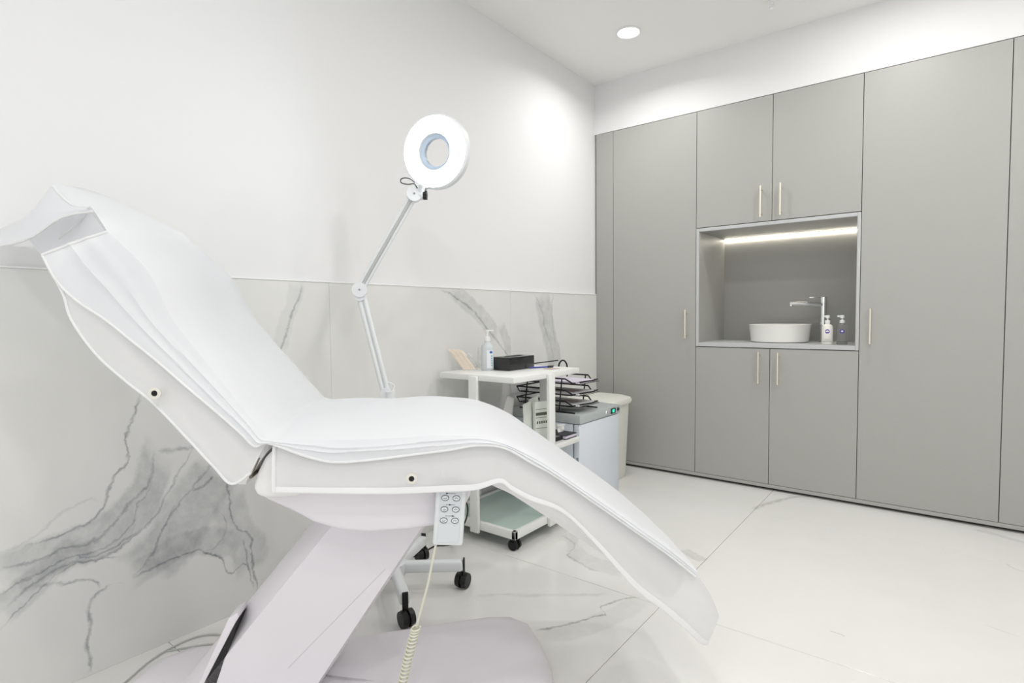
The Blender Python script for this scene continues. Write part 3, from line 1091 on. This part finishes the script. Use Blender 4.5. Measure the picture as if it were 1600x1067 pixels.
MB().tube([inv @ (ROT @ p) for p in pth], 0.0028, 8).build('cord', 'cord_cream', rc)
f0, f1, f2 = L(650, 980, rv + .05), L(636, 1035, rv + .06), L(624, 1090, rv + .08)
axp = smooth_path([f0, f1, f2], 60)
coil = []
NT = 21
for i in range(NT * 12):
    t_ = i / (NT * 12 - 1)
    p = axp[min(58, int(t_ * 59))].lerp(axp[min(59, int(t_ * 59) + 1)], t_ * 59 - int(t_ * 59))
    a_ = t_ * NT * 2 * math.pi
    coil.append(inv @ (ROT @ (p + Vector((math.cos(a_), math.sin(a_), 0.15 * math.cos(a_))) * 0.0105)))
MB().tube(coil, 0.0024, 6).build('coiled_cord', 'cord_cream', rc)

# cable on the floor behind the chair
pts = [on_z(x, y, 0.004) for x, y in ((150, 1100), (195, 1066), (235, 1032), (275, 1008), (310, 994), (340, 991), (362, 996))]
tag(MB().tube(smooth_path(pts, 40), 0.003, 6).build('floor_cable', 'cord_grey'), 'thin grey cable curving over the floor by the marble wall', 'cable')
pts = [on_z(x, y, 0.004) for x, y in ((262, 1017), (300, 1010), (330, 1006), (358, 1006))]
tag(MB().tube(smooth_path(pts, 20), 0.0028, 6).build('floor_cable', 'cord_grey'), 'short straight grey cable end on the floor beside the curving cable', 'cable')

# ================================================================== MAGNIFYING LAMP
LX, LY = 0.345, 1.425
lamp = thing('magnifier_lamp', (LX, LY, 0), 0, 'white magnifying lamp with lit round head on jointed arm and wheeled stand', 'lamp')
LM = Matrix.Translation((-LX, -LY, 0))


def lw(p):
    return Vector(p) - Vector((LX, LY, 0))


MB().lathe([(0, 0.065), (0.045, 0.065), (0.05, 0.075), (0.05, 0.115), (0.03, 0.13), (0.022, 0.14), (0, 0.14)], 28).build('hub', 'lamp_white', lamp)
MB().cyl((0, 0, 0.13), (0, 0, 0.77), 0.0175, n=20).build('pole', 'lamp_white', lamp)
for k in range(5):
    a = math.radians(40 + 72 * k)
    c_, s_ = math.cos(a), math.sin(a)
    mb = MB()
    mb.box(0.03, 0.275, -0.019, 0.019, 0.074, 0.118, 0.011, 3)
    mb.move(Matrix.Rotation(a, 4, 'Z'))
    lg = mb.build('leg', 'lamp_white', lamp)
    e = Vector((c_ * 0.268, s_ * 0.268, 0))
    mb = MB()
    mb.box(0.2755, 0.283, -0.011, 0.011, 0.058, 0.125, 0.003, 2)
    mb.move(Matrix.Rotation(a, 4, 'Z'))
    mb.build('caster_clip', 'black', lg)
    sw = math.radians(60 * k + 15)
    ax_ = Vector((math.cos(sw), math.sin(sw), 0))
    cc = e + Vector((-math.sin(sw), math.cos(sw), 0)) * 0.012
    for s in (-1, 1):
        MB().cyl(cc + ax_ * (0.004 * s) + Vector((0, 0, 0.031)), cc + ax_ * (0.024 * s) + Vector((0, 0, 0.031)), 0.031, 0.028, n=24).build('caster_wheel', 'black', lg)
    mb = MB()
    mb.cyl(e + Vector((0, 0, 0.04)), e + Vector((0, 0, 0.08)), 0.006, n=10)
    mb.cyl(cc - ax_ * 0.004 + Vector((0, 0, 0.03)), cc + ax_ * 0.004 + Vector((0, 0, 0.03)), 0.022, n=16)
    mb.build('caster_fork', 'black', lg)
DEP = 2.20
j0 = lw(on_d(603, 614, DEP))
j1 = lw(on_d(562, 453, DEP - 0.01))
j2 = lw(on_d(647, 304, DEP - 0.03))
hc = lw(on_d(679, 237, DEP - 0.06))
top = Vector((0, 0, 0.77))
MB().cyl(top, (0, 0, 0.80), 0.021, n=20).build('pole_socket', 'lamp_white', lamp)
mb = MB()
tw = (CAM - Vector((LX, LY, 1.1)))
tw = Vector((tw.x, tw.y, 0)).normalized()
mb.cyl(j0 - tw * 0.018, j0 + tw * 0.018, 0.022, n=24)
mb.tube([top, j0], 0.014, 10)
mb.build('lower_joint', 'lamp_white', lamp)
sdv = (j1 - j0).normalized().cross(tw).normalized()
mb = MB()
for s in (-1, 1):
    mb.tube([j0 + sdv * 0.010 * s, j1 + sdv * 0.010 * s], 0.009, 10)
mb.build('lower_arm', 'lamp_white', lamp)
mb = MB()
mb.tube([j0 + sdv * 0.028 + tw * .01, j0 + sdv * 0.035 + Vector((0, 0, .02)), j0 + sdv * 0.02 + Vector((0, 0, .035)), mid(j0, j1, .1)], 0.003, 6)
mb.build('cable_loop', 'lamp_white', lamp)
mb = MB()
mb.cyl(j1 - tw * 0.022, j1 + tw * 0.024, 0.029, n=28)
lowc = j1 + Vector((0, 0, -0.022))
mb.cyl(lowc - tw * 0.018, lowc + tw * 0.018, 0.022, n=24)
ej = mb.build('elbow_joint', 'lamp_white', lamp)
MB().cyl(j1 + tw * 0.0242, j1 + tw * 0.0255, 0.004, n=12).build('joint_screw', 'seal', ej)
sdv = (j2 - j1).normalized().cross(tw).normalized()
mb = MB()
for s in (-1, 1):
    mb.tube([j1 + sdv * 0.009 * s, j2 + sdv * 0.009 * s], 0.008, 10)
mb.build('upper_arm', 'lamp_white', lamp)
mb = MB()
mb.tube([mid(j1, j2, .04) + tw * .010, mid(j1, j2, .5) + tw * .0102, mid(j1, j2, .96) + tw * .010], 0.0045, 8)
mb.build('arm_spring', 'cord_grey', lamp)
mb = MB()
mb.cyl(j2 - tw * 0.02, j2 + tw * 0.022, 0.029, n=28)
hj = mb.build('head_joint', 'lamp_white', lamp)
MB().cyl(j2 + tw * 0.0222, j2 + tw * 0.0236, 0.004, n=12).build('joint_screw', 'seal', hj)
kn = lw(on_d(664, 305, DEP - 0.03))
kd = CR
MB().cyl(mid(j2, kn, .4), kn - kd * 0.006, 0.019, n=20).build('pivot', 'lamp_white', hj)
mb = MB()
for k in range(5):
    a = k * 2 * math.pi / 5
    o_ = (CU * math.cos(a) + CF * math.sin(a)) * 0.009
    mb.cyl(kn + o_ - kd * 0.006, kn + o_ + kd * 0.008, 0.009, n=12)
mb.build('locking_knob', 'black', hj)
# the round head, turned to its left and a little up
vd = (CAM - Vector((LX, LY, 0)) - hc).normalized()
lt_ = -CR * 0.93 + CU * 0.36
lt_ = (lt_ - vd * lt_.dot(vd)).normalized()
hn = vd * math.cos(math.radians(31)) + lt_ * math.sin(math.radians(31))
hx_ = hn.orthogonal().normalized()
hy_ = hn.cross(hx_)
HM = Matrix(((hx_.x, hy_.x, hn.x, hc.x), (hx_.y, hy_.y, hn.y, hc.y), (hx_.z, hy_.z, hn.z, hc.z), (0, 0, 0, 1)))
RO, RI = 0.140, 0.067
MB().lathe([(RI, -0.035), (RI, 0.0), (RI + .002, 0.004), (RI + .004, 0.001), (RO - .010, 0.001), (RO - .006, 0.004), (RO, -0.002), (RO, -0.028), (RO - .012, -0.040), (RI + .01, -0.042), (RI, -0.035)], 64, HM).build('head_housing', 'lamp_white', lamp)
MB().lathe([(RI + .004, 0.003), (RI + .012, 0.008), (RO - .016, 0.009), (RO - .008, 0.003), (RO - .010, 0.0015), (RI + .004, 0.0015), (RI + .004, 0.003)], 64, HM).build('ring_light', 'ringlight', lamp)
MB().lathe([(RI - .014, -0.034), (RI - .014, -0.016), (RI - .010, -0.012), (RI - .0005, -0.010), (RI - .0005, -0.034), (RI - .014, -0.034)], 48, HM).build('lens_collar', 'inner_ring', lamp)
MB().lathe([(0, -0.020), (0.03, -0.021), (RI - .0145, -0.024), (RI - .0145, -0.028), (0, -0.028)], 40, HM).build('lens', 'lens', lamp)
nk = lw(on_d(660, 290, DEP - 0.05))
MB().tube([mid(j2, kn, .55), nk, hc - (hc - nk).normalized() * (RO - 0.004) - hn * 0.02], [0.014, 0.013, 0.016], 12).build('neck', 'lamp_white', lamp)
pts = [lw(on_d(x, y, DEP - 0.06)) for x, y in ((648, 285), (640, 279), (631, 278), (626, 281), (628, 286), (638, 288), (647, 287), (652, 294))]
MB().tube(smooth_path(pts, 30), 0.0022, 6).build('lamp_lead', 'black', lamp)
# lamp power cord on the floor
c1 = [on_d(x, y, d_) for x, y, d_ in ((728, 783, 2.35), (731, 796, 2.34), (728, 812, 2.33), (720, 828, 2.32), (715, 841, 2.32))]
c2 = [Vector((on_z(x, y, z_))) for x, y, z_ in ((708, 850, .02), (694, 852, .004), (680, 853, .004), (668, 859, .004), (656, 864, .010), (645, 870, .03))]
MB().tube([lw(p) for p in smooth_path(c1 + c2, 50)], 0.0033, 6).build('power_cord', 'black', lamp)

# ================================================================== TROLLEY
X0, X1, Y0, Y1 = 0.045, 0.52, 1.99, 2.565
tr = thing('trolley', ((X0 + X1) / 2, (Y0 + Y1) / 2, 0), 0, 'white three-shelf trolley on casters beside the marble wall', 'trolley')
tr_o = Vector(((X0 + X1) / 2, (Y0 + Y1) / 2, 0))
tx, ty = (X1 - X0) / 2, (Y1 - Y0) / 2
ZT, ZM, ZB = 0.81, 0.44, 0.098
MB().box(-tx, tx, -ty, ty, ZT - 0.028, ZT, 0.003, 2).build('shelf', 'trolley', tr)
MB().box(-tx, tx, -ty, ty, ZM - 0.028, ZM, 0.003, 2).build('shelf', 'trolley', tr)
fw = 0.022
mb = MB()
mb.box(-tx, tx, -ty, -ty + fw, ZB - 0.040, ZB, 0.003, 2).box(-tx, tx, ty - fw, ty, ZB - 0.040, ZB, 0.003, 2)
mb.box(-tx, -tx + fw, -ty, ty, ZB - 0.040, ZB, 0.003, 2).box(tx - fw, tx, -ty, ty, ZB - 0.040, ZB, 0.003, 2)
fb = mb.build('bottom_frame', 'trolley', tr)
MB().box(-tx + fw, tx - fw, -ty + fw, ty - fw, ZB - 0.014, ZB - 0.006).build('glass_shelf', 'glass_shelf', tr, smooth=False)
pw = 0.026
for (x0_, x1_, y0_, y1_) in ((-pw, pw, -ty - 0.018, -ty - 0.0005), (-pw, pw, ty + 0.0005, ty + 0.018), (tx + 0.0005, tx + 0.018, -pw, pw), (-tx - 0.018, -tx - 0.0005, -pw, pw)):
    MB().box(x0_, x1_, y0_, y1_, 0.046, ZT - 0.006, 0.003, 2).build('post', 'trolley', tr)
for sx in (-1, 1):
    for sy in (-1, 1):
        cx_, cy_ = sx * (tx - 0.03), sy * (ty - 0.03)
        mb = MB()
        mb.cyl((cx_, cy_, 0.045), (cx_, cy_, 0.058), 0.014, n=14)
        mb.box(cx_ - 0.012, cx_ + 0.016, cy_ - 0.021, cy_ + 0.021, 0.034, 0.052, 0.006, 2)
        cs_ = mb.build('caster', 'black', tr)
        for s in (-1, 1):
            MB().cyl((cx_ + 0.004, cy_ + 0.006 * s, 0.0265), (cx_ + 0.004, cy_ + 0.021 * s, 0.0265), 0.0262, 0.024, n=22).build('caster_wheel', 'rubber', cs_)

# ---- on the trolley top
zt = ZT + 0.0006
sb = thing('sanitizer_bottle', on_z(762, 578, zt), 0, 'clear hand sanitizer pump bottle with blue print on trolley top', 'bottle')
MB().lathe([(0, 0), (0.030, 0), (0.033, 0.004), (0.033, 0.115), (0.030, 0.128), (0.016, 0.142), (0.014, 0.150), (0, 0.150)], 36).build('body', 'gel', sb)
MB().lathe([(0, 0.1502), (0.0165, 0.1502), (0.0165, 0.170), (0.010, 0.174), (0.006, 0.176), (0.006, 0.200), (0, 0.200)], 24).build('collar', 'plastic_white', sb)
mb = MB()
mb.lathe([(0, 0.198), (0.010, 0.198), (0.012, 0.206), (0.010, 0.209), (0, 0.209)], 20)
mb.box(0.0, 0.034, -0.005, 0.005, 0.201, 0.208, 0.002, 2)
mb.move(Matrix.Rotation(YAW, 4, 'Z'))
mb.build('pump_head', 'plastic_white', sb)
a0 = math.atan2(CAM.y - sb.location.y, CAM.x - sb.location.x)


def lbl(r_, aa, ab, za, zb, m, nm):
    MB().grid([[(r_ * math.cos(a0 + aa + (ab - aa) * i / 10), r_ * math.sin(a0 + aa + (ab - aa) * i / 10), z_) for i in range(11)] for z_ in (za, zb)]).build(nm, m, sb)


lbl(0.0334, -0.1, 1.15, 0.012, 0.104, 'label_white', 'label_panel')
lbl(0.0337, 0.35, 0.85, 0.088, 0.100, 'label_blue', 'printed_mark')
for k in range(5):
    lbl(0.0337, 0.55, 0.85, 0.022 + k * 0.012, 0.030 + k * 0.012, 'label_teal', 'printed_line')

pb = on_z(803, 577, zt)
bx_ = thing('tissue_box', (0.262, 2.325, zt), 0, 'black tissue box with slot on the trolley top', 'box')
MB().box(-0.055, 0.055, -0.11, 0.11, 0, 0.068, 0.004, 2).build('box_body', 'glossblack', bx_)
MB().prism([(0.022 * math.cos(t_), 0.075 * math.sin(t_)) for t_ in [i * math.pi / 10 for i in range(20)]], 2, 0.0681, 0.0687).build('slot', 'hole', bx_, smooth=False)
pn = thing('pen', on_z(846, 575, zt), math.radians(62), 'blue ballpoint pen lying on trolley top', 'pen')
MB().cyl((-0.068, 0, 0.005), (0.035, 0, 0.005), 0.0042, n=10).build('barrel', 'pen_blue', pn)
MB().cyl((0.0352, 0, 0.005), (0.070, 0, 0.005), 0.0050, 0.0045, n=10).build('cap', 'black', pn)
MB().box(0.038, 0.068, -0.0015, 0.0015, 0.0102, 0.0118, 0.0005, 1).build('clip', 'black', pn)
pp = on_z(862, 576, zt)
tag(MB().box(pp.x - .03, pp.x + .03, pp.y - .035, pp.y + .035, zt, zt + 0.0015, 0.0004, 1).build('note_card', 'paper_rose', smooth=False), 'small pinkish brown card lying by the pen', 'card')
M['paper_rose'].node_tree.nodes['Principled BSDF'].inputs['Base Color'].default_value = rgb(196, 176, 170)

# wooden spatulas leaning out of a clear pouch
spb = on_z(742, 578, zt)
for k in range(6):
    d0 = on_z(742 - k * 3.2, 577.5, zt + 0.002)
    e0 = on_d(720 - k * 4.0, 546.5 - 1.2 * (k % 2) - 0.2 * k, (d0 - CAM).dot(CF) - 0.02 + 0.008 * (k % 2))
    ln = (e0 - d0).length
    zdir = (e0 - d0).normalized()
    xdir = (CR - zdir * CR.dot(zdir)).normalized()
    ydir = zdir.cross(xdir)
    mb = MB()
    hw_ = 0.0040
    poly_ = [(-hw_, 0.006), (-hw_ * .6, 0.001), (hw_ * .6, 0.001), (hw_, 0.006), (hw_, ln - .008), (hw_ * .6, ln), (-hw_ * .6, ln), (-hw_, ln - .008)]
    mb.prism(poly_, 1, -0.0009, 0.0009)
    mb.move(Matrix(((xdir.x, ydir.x, zdir.x, d0.x), (xdir.y, ydir.y, zdir.y, d0.y), (xdir.z, ydir.z, zdir.z, d0.z), (0, 0, 0, 1))))
    tag(mb.build('wooden_spatula', 'wood', smooth=False), 'flat wooden spatula leaning in the fan on the trolley', 'spatula', 'wooden spatulas on trolley top')
# clear wrapped syringes and pouches
for k, (xa, ya, xb, yb, wd) in enumerate(((748, 579, 722, 548, .010), (752, 578, 732, 552, .010), (757, 577, 728, 560, .007))):
    d0 = on_z(xa, 576 - k, zt + 0.005)
    e0 = on_d(xb, yb, (d0 - CAM).dot(CF))
    zd = (e0 - d0).normalized()
    s = thing('wrapped_syringe', d0, 0, 'thin clear wrapped syringe leaning behind the wooden spatulas', 'syringe', 'wrapped syringes on trolley top')
    MB().cyl((0, 0, 0), zd * (e0 - d0).length * .7, wd * .45, n=12).build('barrel', 'clear', s)
    MB().cyl(zd * (e0 - d0).length * .7, e0 - d0, wd * .3, n=10).build('plunger', 'plastic_white', s)


def crumple(name, corners, m, label, cat, amp=0.006, n=9, seed=0.0, group=None, th=0.0008):
    """a sheet of film or paper spanned between four 3D corners, crumpled"""
    a_, b_, c_, d_ = [Vector(q_) for q_ in corners]
    nr = (b_ - a_).cross(d_ - a_).normalized()
    rows_ = []
    for i in range(n):
        r_ = []
        for j in range(n):
            p = mid(mid(a_, b_, j / (n - 1)), mid(d_, c_, j / (n - 1)), i / (n - 1))
            edge = min(1.0, 2.5 * i / (n - 1))
            r_.append(p + nr * (noise.noise(p * 38 + Vector((seed, 0, 0))) * amp * edge))
        rows_.append(r_)
    o = MB().grid(rows_).build(name, m, normals=False, angle=25)
    sm = o.modifiers.new('thickness', 'SOLIDIFY')
    sm.thickness = th
    return tag(o, label, cat, group)


def P3(x, y, d_):
    return on_d(x, y, d_)


def pouch(xa, xb, yb, ta, tb, yt, label, sd_):
    a_, b_ = on_z(xa, yb, zt + .001), on_z(xb, yb, zt + .001)
    da, db = (a_ - CAM).dot(CF), (b_ - CAM).dot(CF)
    crumple('plastic_pouch', (a_, b_, P3(tb, yt, db), P3(ta, yt + 1.5, da)), 'film', label, 'pouch', 0.010, 12, sd_)


pouch(736, 752, 572.5, 724, 752, 542, 'crumpled clear plastic pouch standing behind the wooden spatulas', 1.0)
pouch(754, 774, 568.5, 746, 778, 549, 'wide clear plastic pouch standing behind the sanitizer bottle', 5.0)


# ---- on the trolley's middle shelf
zm = ZM + 0.0006
st_ = thing('paper_stack', (0.16, 2.20, zm), 0, 'stack of white paper sheets on the middle trolley shelf', 'paper')
for k in range(6):
    MB().box(-0.10 + .002 * (k % 3), 0.10 - .003 * (k % 2), -0.14 + 0.003 * (k % 2), 0.14, k * 0.009, k * 0.009 + 0.0084, 0.001, 1).build('paper_pad', 'paper', st_, smooth=False)
ty_ = thing('black_tray', (0.40, 2.36, zm), 0, 'shallow black tray holding packets on the middle trolley shelf', 'tray')
mb = MB()
mb.box(-0.085, 0.085, -0.115, 0.115, 0, 0.003)
mb.build('tray_bottom', 'black', ty_, smooth=False)
for (a_, b_, c_, d_) in ((-.085, .085, -.118, -.115), (-.085, .085, .115, .118), (-.088, -.085, -.118, .118), (.085, .088, -.118, .118)):
    MB().box(a_, b_, c_, d_, 0, 0.022, 0.001, 1).build('tray_wall', 'black', ty_, smooth=False)
for k, (xa, xb, ya, yb, d_, sd_) in enumerate(((817, 834, 672, 628, 2.80, 1.), (826, 844, 674, 620, 2.88, 3.), (832, 848, 676, 634, 2.84, 6.))):
    a_ = P3(xa + 3, 680, d_)
    b_ = P3(xb, 680, d_ + .02)
    a_.z = b_.z = zm + .004
    hh = P3((xa + xb) / 2, yb, d_) - (P3((xa + xb) / 2, 680, d_))
    hh = Vector((hh.x * 0 - .012, 0, P3(xa, yb, d_).z - zm))
    crumple('sterile_packet', (a_, b_, b_ + hh, a_ + hh * .92), 'packet', 'pale green sterile packet standing in the black tray', 'packet', .005, 8, sd_, 'sterile packets in the black tray', 0.004)
bp_ = thing('bandage_pack', (0, 0, 0), 0, 'pale printed pack with dark olive bar standing in the black tray', 'pack')
a_ = P3(837, 680, 2.78)
b_ = P3(857, 679, 2.82)
a_.z = b_.z = zm + .0035
c_, d_ = b_ + Vector((-.01, .01, .215)), a_ + Vector((-.01, .01, .215))
nr = (b_ - a_).cross(d_ - a_).normalized()
if nr.dot(CAM - a_) < 0:
    nr = -nr


def quad(par, u0, u1, v0, v1, off, th, m, nm):
    f = lambda u_, v_: mid(mid(a_, b_, u_), mid(d_, c_, u_), v_)
    pts_ = [f(u0, v0), f(u1, v0), f(u1, v1), f(u0, v1)]
    MB().grid([[p + nr * (off - th) for p in pts_], [p + nr * off for p in pts_]], closed=True).build(nm, m, par, smooth=False)


quad(bp_, 0, 1, 0, 1.0, 0.0, 0.02, 'packet', 'pack_body')
quad(bp_, 0.05, 1, 0.68, 0.75, 0.0008, 0.0006, 'packet_print', 'printed_bar')
for (v0, v1) in ((0.625, 0.635), (0.82, 0.83), (0.38, 0.39)):
    quad(bp_, 0.05, 1, v0, v1, 0.0008, 0.0006, 'packet_print', 'printed_line')
for k in range(5):
    quad(bp_, 0.12 + k * .17, 0.22 + k * .17, 0.49, 0.55, 0.0008, 0.0006, 'packet_print', 'printed_letter')
nb = thing('notebook_pile', (0.430, 2.500, zm), 0, 'two charcoal notebooks stacked at the end of the middle trolley shelf', 'notebooks')
nb.name = 'notebook'
nb['label'] = 'pale paged notebook with charcoal covers on middle trolley shelf'
nb['category'] = 'notebook'
MB().box(-0.075, 0.078, -0.055, 0.055, 0, 0.004, 0.001, 1).build('cover', 'notebook', nb, smooth=False)
MB().box(-0.073, 0.076, -0.053, 0.053, 0.0042, 0.018, 0.001, 1).build('pages', 'paper_lilac', nb, smooth=False)
MB().box(-0.075, 0.078, -0.055, 0.055, 0.0182, 0.022, 0.001, 1).build('cover', 'notebook', nb, smooth=False)
crumple('tissue_wad', (on_z(872, 676, zm + .0223), on_z(880, 675, zm + .0223), on_z(880, 675, zm + .0223) + Vector((.01, 0, .042)), on_z(872, 676, zm + .0223) + Vector((-.01, 0, .042))), 'tissue', 'crumpled pale tissue standing on the notebook', 'tissue', .012, 8, 9., None, .003)
crumple('paper_bag', (P3(778, 674, 2.90), P3(800, 674, 2.92), P3(803, 622, 2.94), P3(793, 618, 2.92)), 'tissue', 'small white folded paper leaning behind the paper stack', 'paper', .006, 8, 2., None, .003)
pn2 = [on_z(x, y, zm + 0.002) for x, y in ((874, 680), (879, 684), (885, 689))]

# ================================================================== FRIDGE, LETTER TRAY, BIN
fr_ = thing('medicine_fridge', (0.26, 2.835, 0), 0, 'small white medical fridge with grey top and green display', 'fridge')
FX, FY, FZ = 0.235, 0.232, 0.545
MB().box(-FX, FX - 0.045, -FY, FY, 0.02, FZ - 0.052, 0.006, 2).build('cabinet_body', 'fridge', fr_)
MB().box(FX - 0.045, FX - 0.036, -FY + .006, FY - .006, 0.03, FZ - 0.055).build('gasket', 'seal', fr_, smooth=False)
dr = MB().box(FX - 0.036, FX, -FY, FY, 0.022, FZ - 0.054, 0.005, 2).build('door', 'fridge', fr_)
MB().box(FX - 0.020, FX - 0.006, -FY - 0.0012, -FY - 0.0002, 0.27, 0.31, 0.0003, 1).build('hinge_cover', 'seal', dr, smooth=False)
tp_ = MB().box(-FX, FX + 0.006, -FY - 0.004, FY + 0.004, FZ - 0.050, FZ, 0.004, 2).build('top_panel', 'steel', fr_)
fx0 = FX + 0.0062
MB().box(fx0, fx0 + 0.003, 0.115, 0.172, FZ - 0.042, FZ - 0.010, 0.001, 1).build('display_bezel', 'lcd_dark', tp_, smooth=False)
for (y0_, y1_, z0_, z1_) in ((.136, .139, -.034, -.018), (.1395, .153, -.034, -.031), (.1395, .153, -.0275, -.0245), (.1395, .153, -.021, -.018), (.1535, .1565, -.034, -.018), (.1305, .1335, -.034, -.018)):
    MB().box(fx0 + .0031, fx0 + .0036, y0_, y1_, FZ + z0_, FZ + z1_).build('display_segment', 'lcd', tp_, smooth=False)
MB().box(fx0 + .0031, fx0 + .0034, .140, .153, FZ - .036, FZ - .016).build('display_glow', 'lcd', tp_, smooth=False)
RX = Matrix.Rotation(math.radians(90), 4, 'Y')
MB().lathe([(0, 0.006), (0.009, 0.006), (0.011, 0.003), (0.011, 0), (0, 0)], 20, T(fx0, 0.060, FZ - .027) @ RX).build('lock', 'chrome', tp_)
MB().lathe([(0, 0.006), (0.009, 0.006), (0.011, 0.003), (0.011, 0), (0, 0)], 20, T(fx0, 0.205, FZ - .024) @ RX).build('switch', 'black', tp_)
for k in range(7):
    MB().box(fx0, fx0 + 0.0004, -0.175 + k * 0.014, -0.166 + k * 0.014, FZ - 0.032, FZ - 0.022).build('maker_lettering', 'laminate_edge', tp_, smooth=False)
for sx in (-1, 1):
    for sy in (-1, 1):
        MB().cyl((sx * .19, sy * .19, 0), (sx * .19, sy * .19, 0.021), 0.014, n=12).build('foot', 'black', fr_)

zf = FZ + 0.0006
lt = thing('letter_tray', (0.27, 2.745, zf), 0, 'black wire letter tray of three tiers standing on the fridge', 'letter tray')
TX0, TX1, TYH = -0.215, 0.215, 0.125


def tray_frame(z, tiltx, name='tier'):
    mb = MB()
    lip = 0.042
    a_ = [(TX0, -TYH, z + .03), (TX1 - .09, -TYH, z + .03), (TX1 - .055, -TYH + .02, z + .004), (TX1, -TYH + .05, z + .004 + 0.012), (TX1 + .012, 0, z + .016), (TX1, TYH - .05, z + .016), (TX1 - .055, TYH - .02, z + .004), (TX1 - .09, TYH, z + .03), (TX0, TYH, z + .03)]
    mb.tube(a_, 0.0046, 7, closed=True)
    mb.tube([(TX0, -TYH, z + .03), (TX0 + .01, -TYH + .01, z), (TX1 - .06, -TYH + .02, z), (TX1 - .055, -TYH + .02, z + .004)], 0.0036, 6)
    mb.tube([(TX0, TYH, z + .03), (TX0 + .01, TYH - .01, z), (TX1 - .06, TYH - .02, z), (TX1 - .055, TYH - .02, z + .004)], 0.0036, 6)
    o = mb.build(name, 'black_metal', lt)
    m2 = MB()
    for k in range(18):
        x = TX0 + .012 + k * (TX1 - TX0 - .02) / 17
        m2.tube([(x, -TYH + .012, z + .001), (x, TYH - .012, z + .001)], 0.0012, 4)
    for k in range(10):
        y = -TYH + .014 + k * (2 * TYH - .028) / 9
        m2.tube([(TX0 + .01, y, z + .001), (TX1 - .005, y, z + .001)], 0.0012, 4)
    m2.build('mesh_floor', 'black_metal', o)


TIERS = (0.035, 0.098, 0.161)
for z in TIERS:
    tray_frame(z, 0)
for s in (-1, 1):
    MB().tube([(TX0 + .06, s * (TYH + .004), 0.004), (TX0 + .075, s * (TYH + .004), 0.12), (TX0 + .09, s * (TYH + .004), 0.235)], 0.0045, 7).build('upright', 'black_metal', lt)
    MB().tube([(TX1 - .13, s * (TYH + .004), 0.004), (TX1 - .12, s * (TYH + .004), 0.10), (TX1 - .11, s * (TYH + .004), 0.195)], 0.004, 7).build('upright', 'black_metal', lt)
    MB().tube([(TX0 + .02, s * TYH, 0.0045), (TX1 - .03, s * TYH, 0.0045)], 0.004, 7).build('runner', 'black_metal', lt)
def tl(px, py, z):
    return on_z(px, py, zf + z) - lt.location


b0, b1 = tl(832, 568, .262), tl(872, 563, .272)
MB().tube([b0 + Vector((-.01, 0, -.05)), b0, b1], 0.0036, 7).build('top_bow', 'black_metal', lt)
l0, l1 = tl(873, 572, .25), tl(886, 572, .25)
MB().tube(smooth_path([l0 + Vector((0, 0, -.06)), l0, mid(l0, l1, .2) + Vector((0, 0, .025)), mid(l0, l1, .5) + Vector((0, 0, .034)), mid(l0, l1, .8) + Vector((0, 0, .025)), l1, l1 + Vector((0, 0, -.06))], 24), 0.0050, 8).build('top_loop', 'black_metal', lt)
for k, z in enumerate(TIERS):
    m_ = ('paper', 'paper', 'paper_lilac')[k]
    o = MB().box(0.27 - .15, 0.27 + .195, 2.745 - .10, 2.745 + .10, zf + z + .003, zf + z + .012, 0.0006, 1).build('document_pile', m_, smooth=False)
    tag(o, ('white papers in the lowest tier of the black letter tray', 'white papers in the middle tier of the black letter tray', 'lilac papers in the top tier of the black letter tray')[k], 'papers')
    if k < 2:
        q_ = MB().box(0.27 + .02, 0.27 + .13, 2.745 - .05, 2.745 + .045, zf + z + .0121, zf + z + .0124).build('printed_photo', 'paper_rose2' if 'paper_rose2' in M else 'paper_rose', o, smooth=False)

bn = thing('waste_bin', (0.218, 3.315, 0), 0, 'off-white plastic waste bin with rounded lid behind the fridge', 'bin')


def rrect(hx_, hy__, r, n=6):
    out = []
    for cx_, cy_, a_ in ((hx_ - r, hy__ - r, 0), (-hx_ + r, hy__ - r, 90), (-hx_ + r, -hy__ + r, 180), (hx_ - r, -hy__ + r, 270)):
        for i in range(n + 1):
            t_ = math.radians(a_ + 90 * i / n)
            out.append((cx_ + r * math.cos(t_), cy_ + r * math.sin(t_)))
    return out


def rings(spec):
    return [[(x, y, z) for x, y in rrect(a_, b_, r)] for a_, b_, r, z in spec]


MB().grid(rings([(.150, .125, .06, 0.0), (.155, .130, .06, .01), (.175, .155, .08, .50)]), closed=True).build('tub', 'bin_white', bn)
MB().grid(rings([(.178, .158, .08, .501), (.192, .172, .10, .503), (.196, .176, .10, .520), (.190, .170, .10, .536), (.15, .135, .08, .548), (.08, .07, .04, .551)]), closed=True).build('lid', 'bin_white', bn)
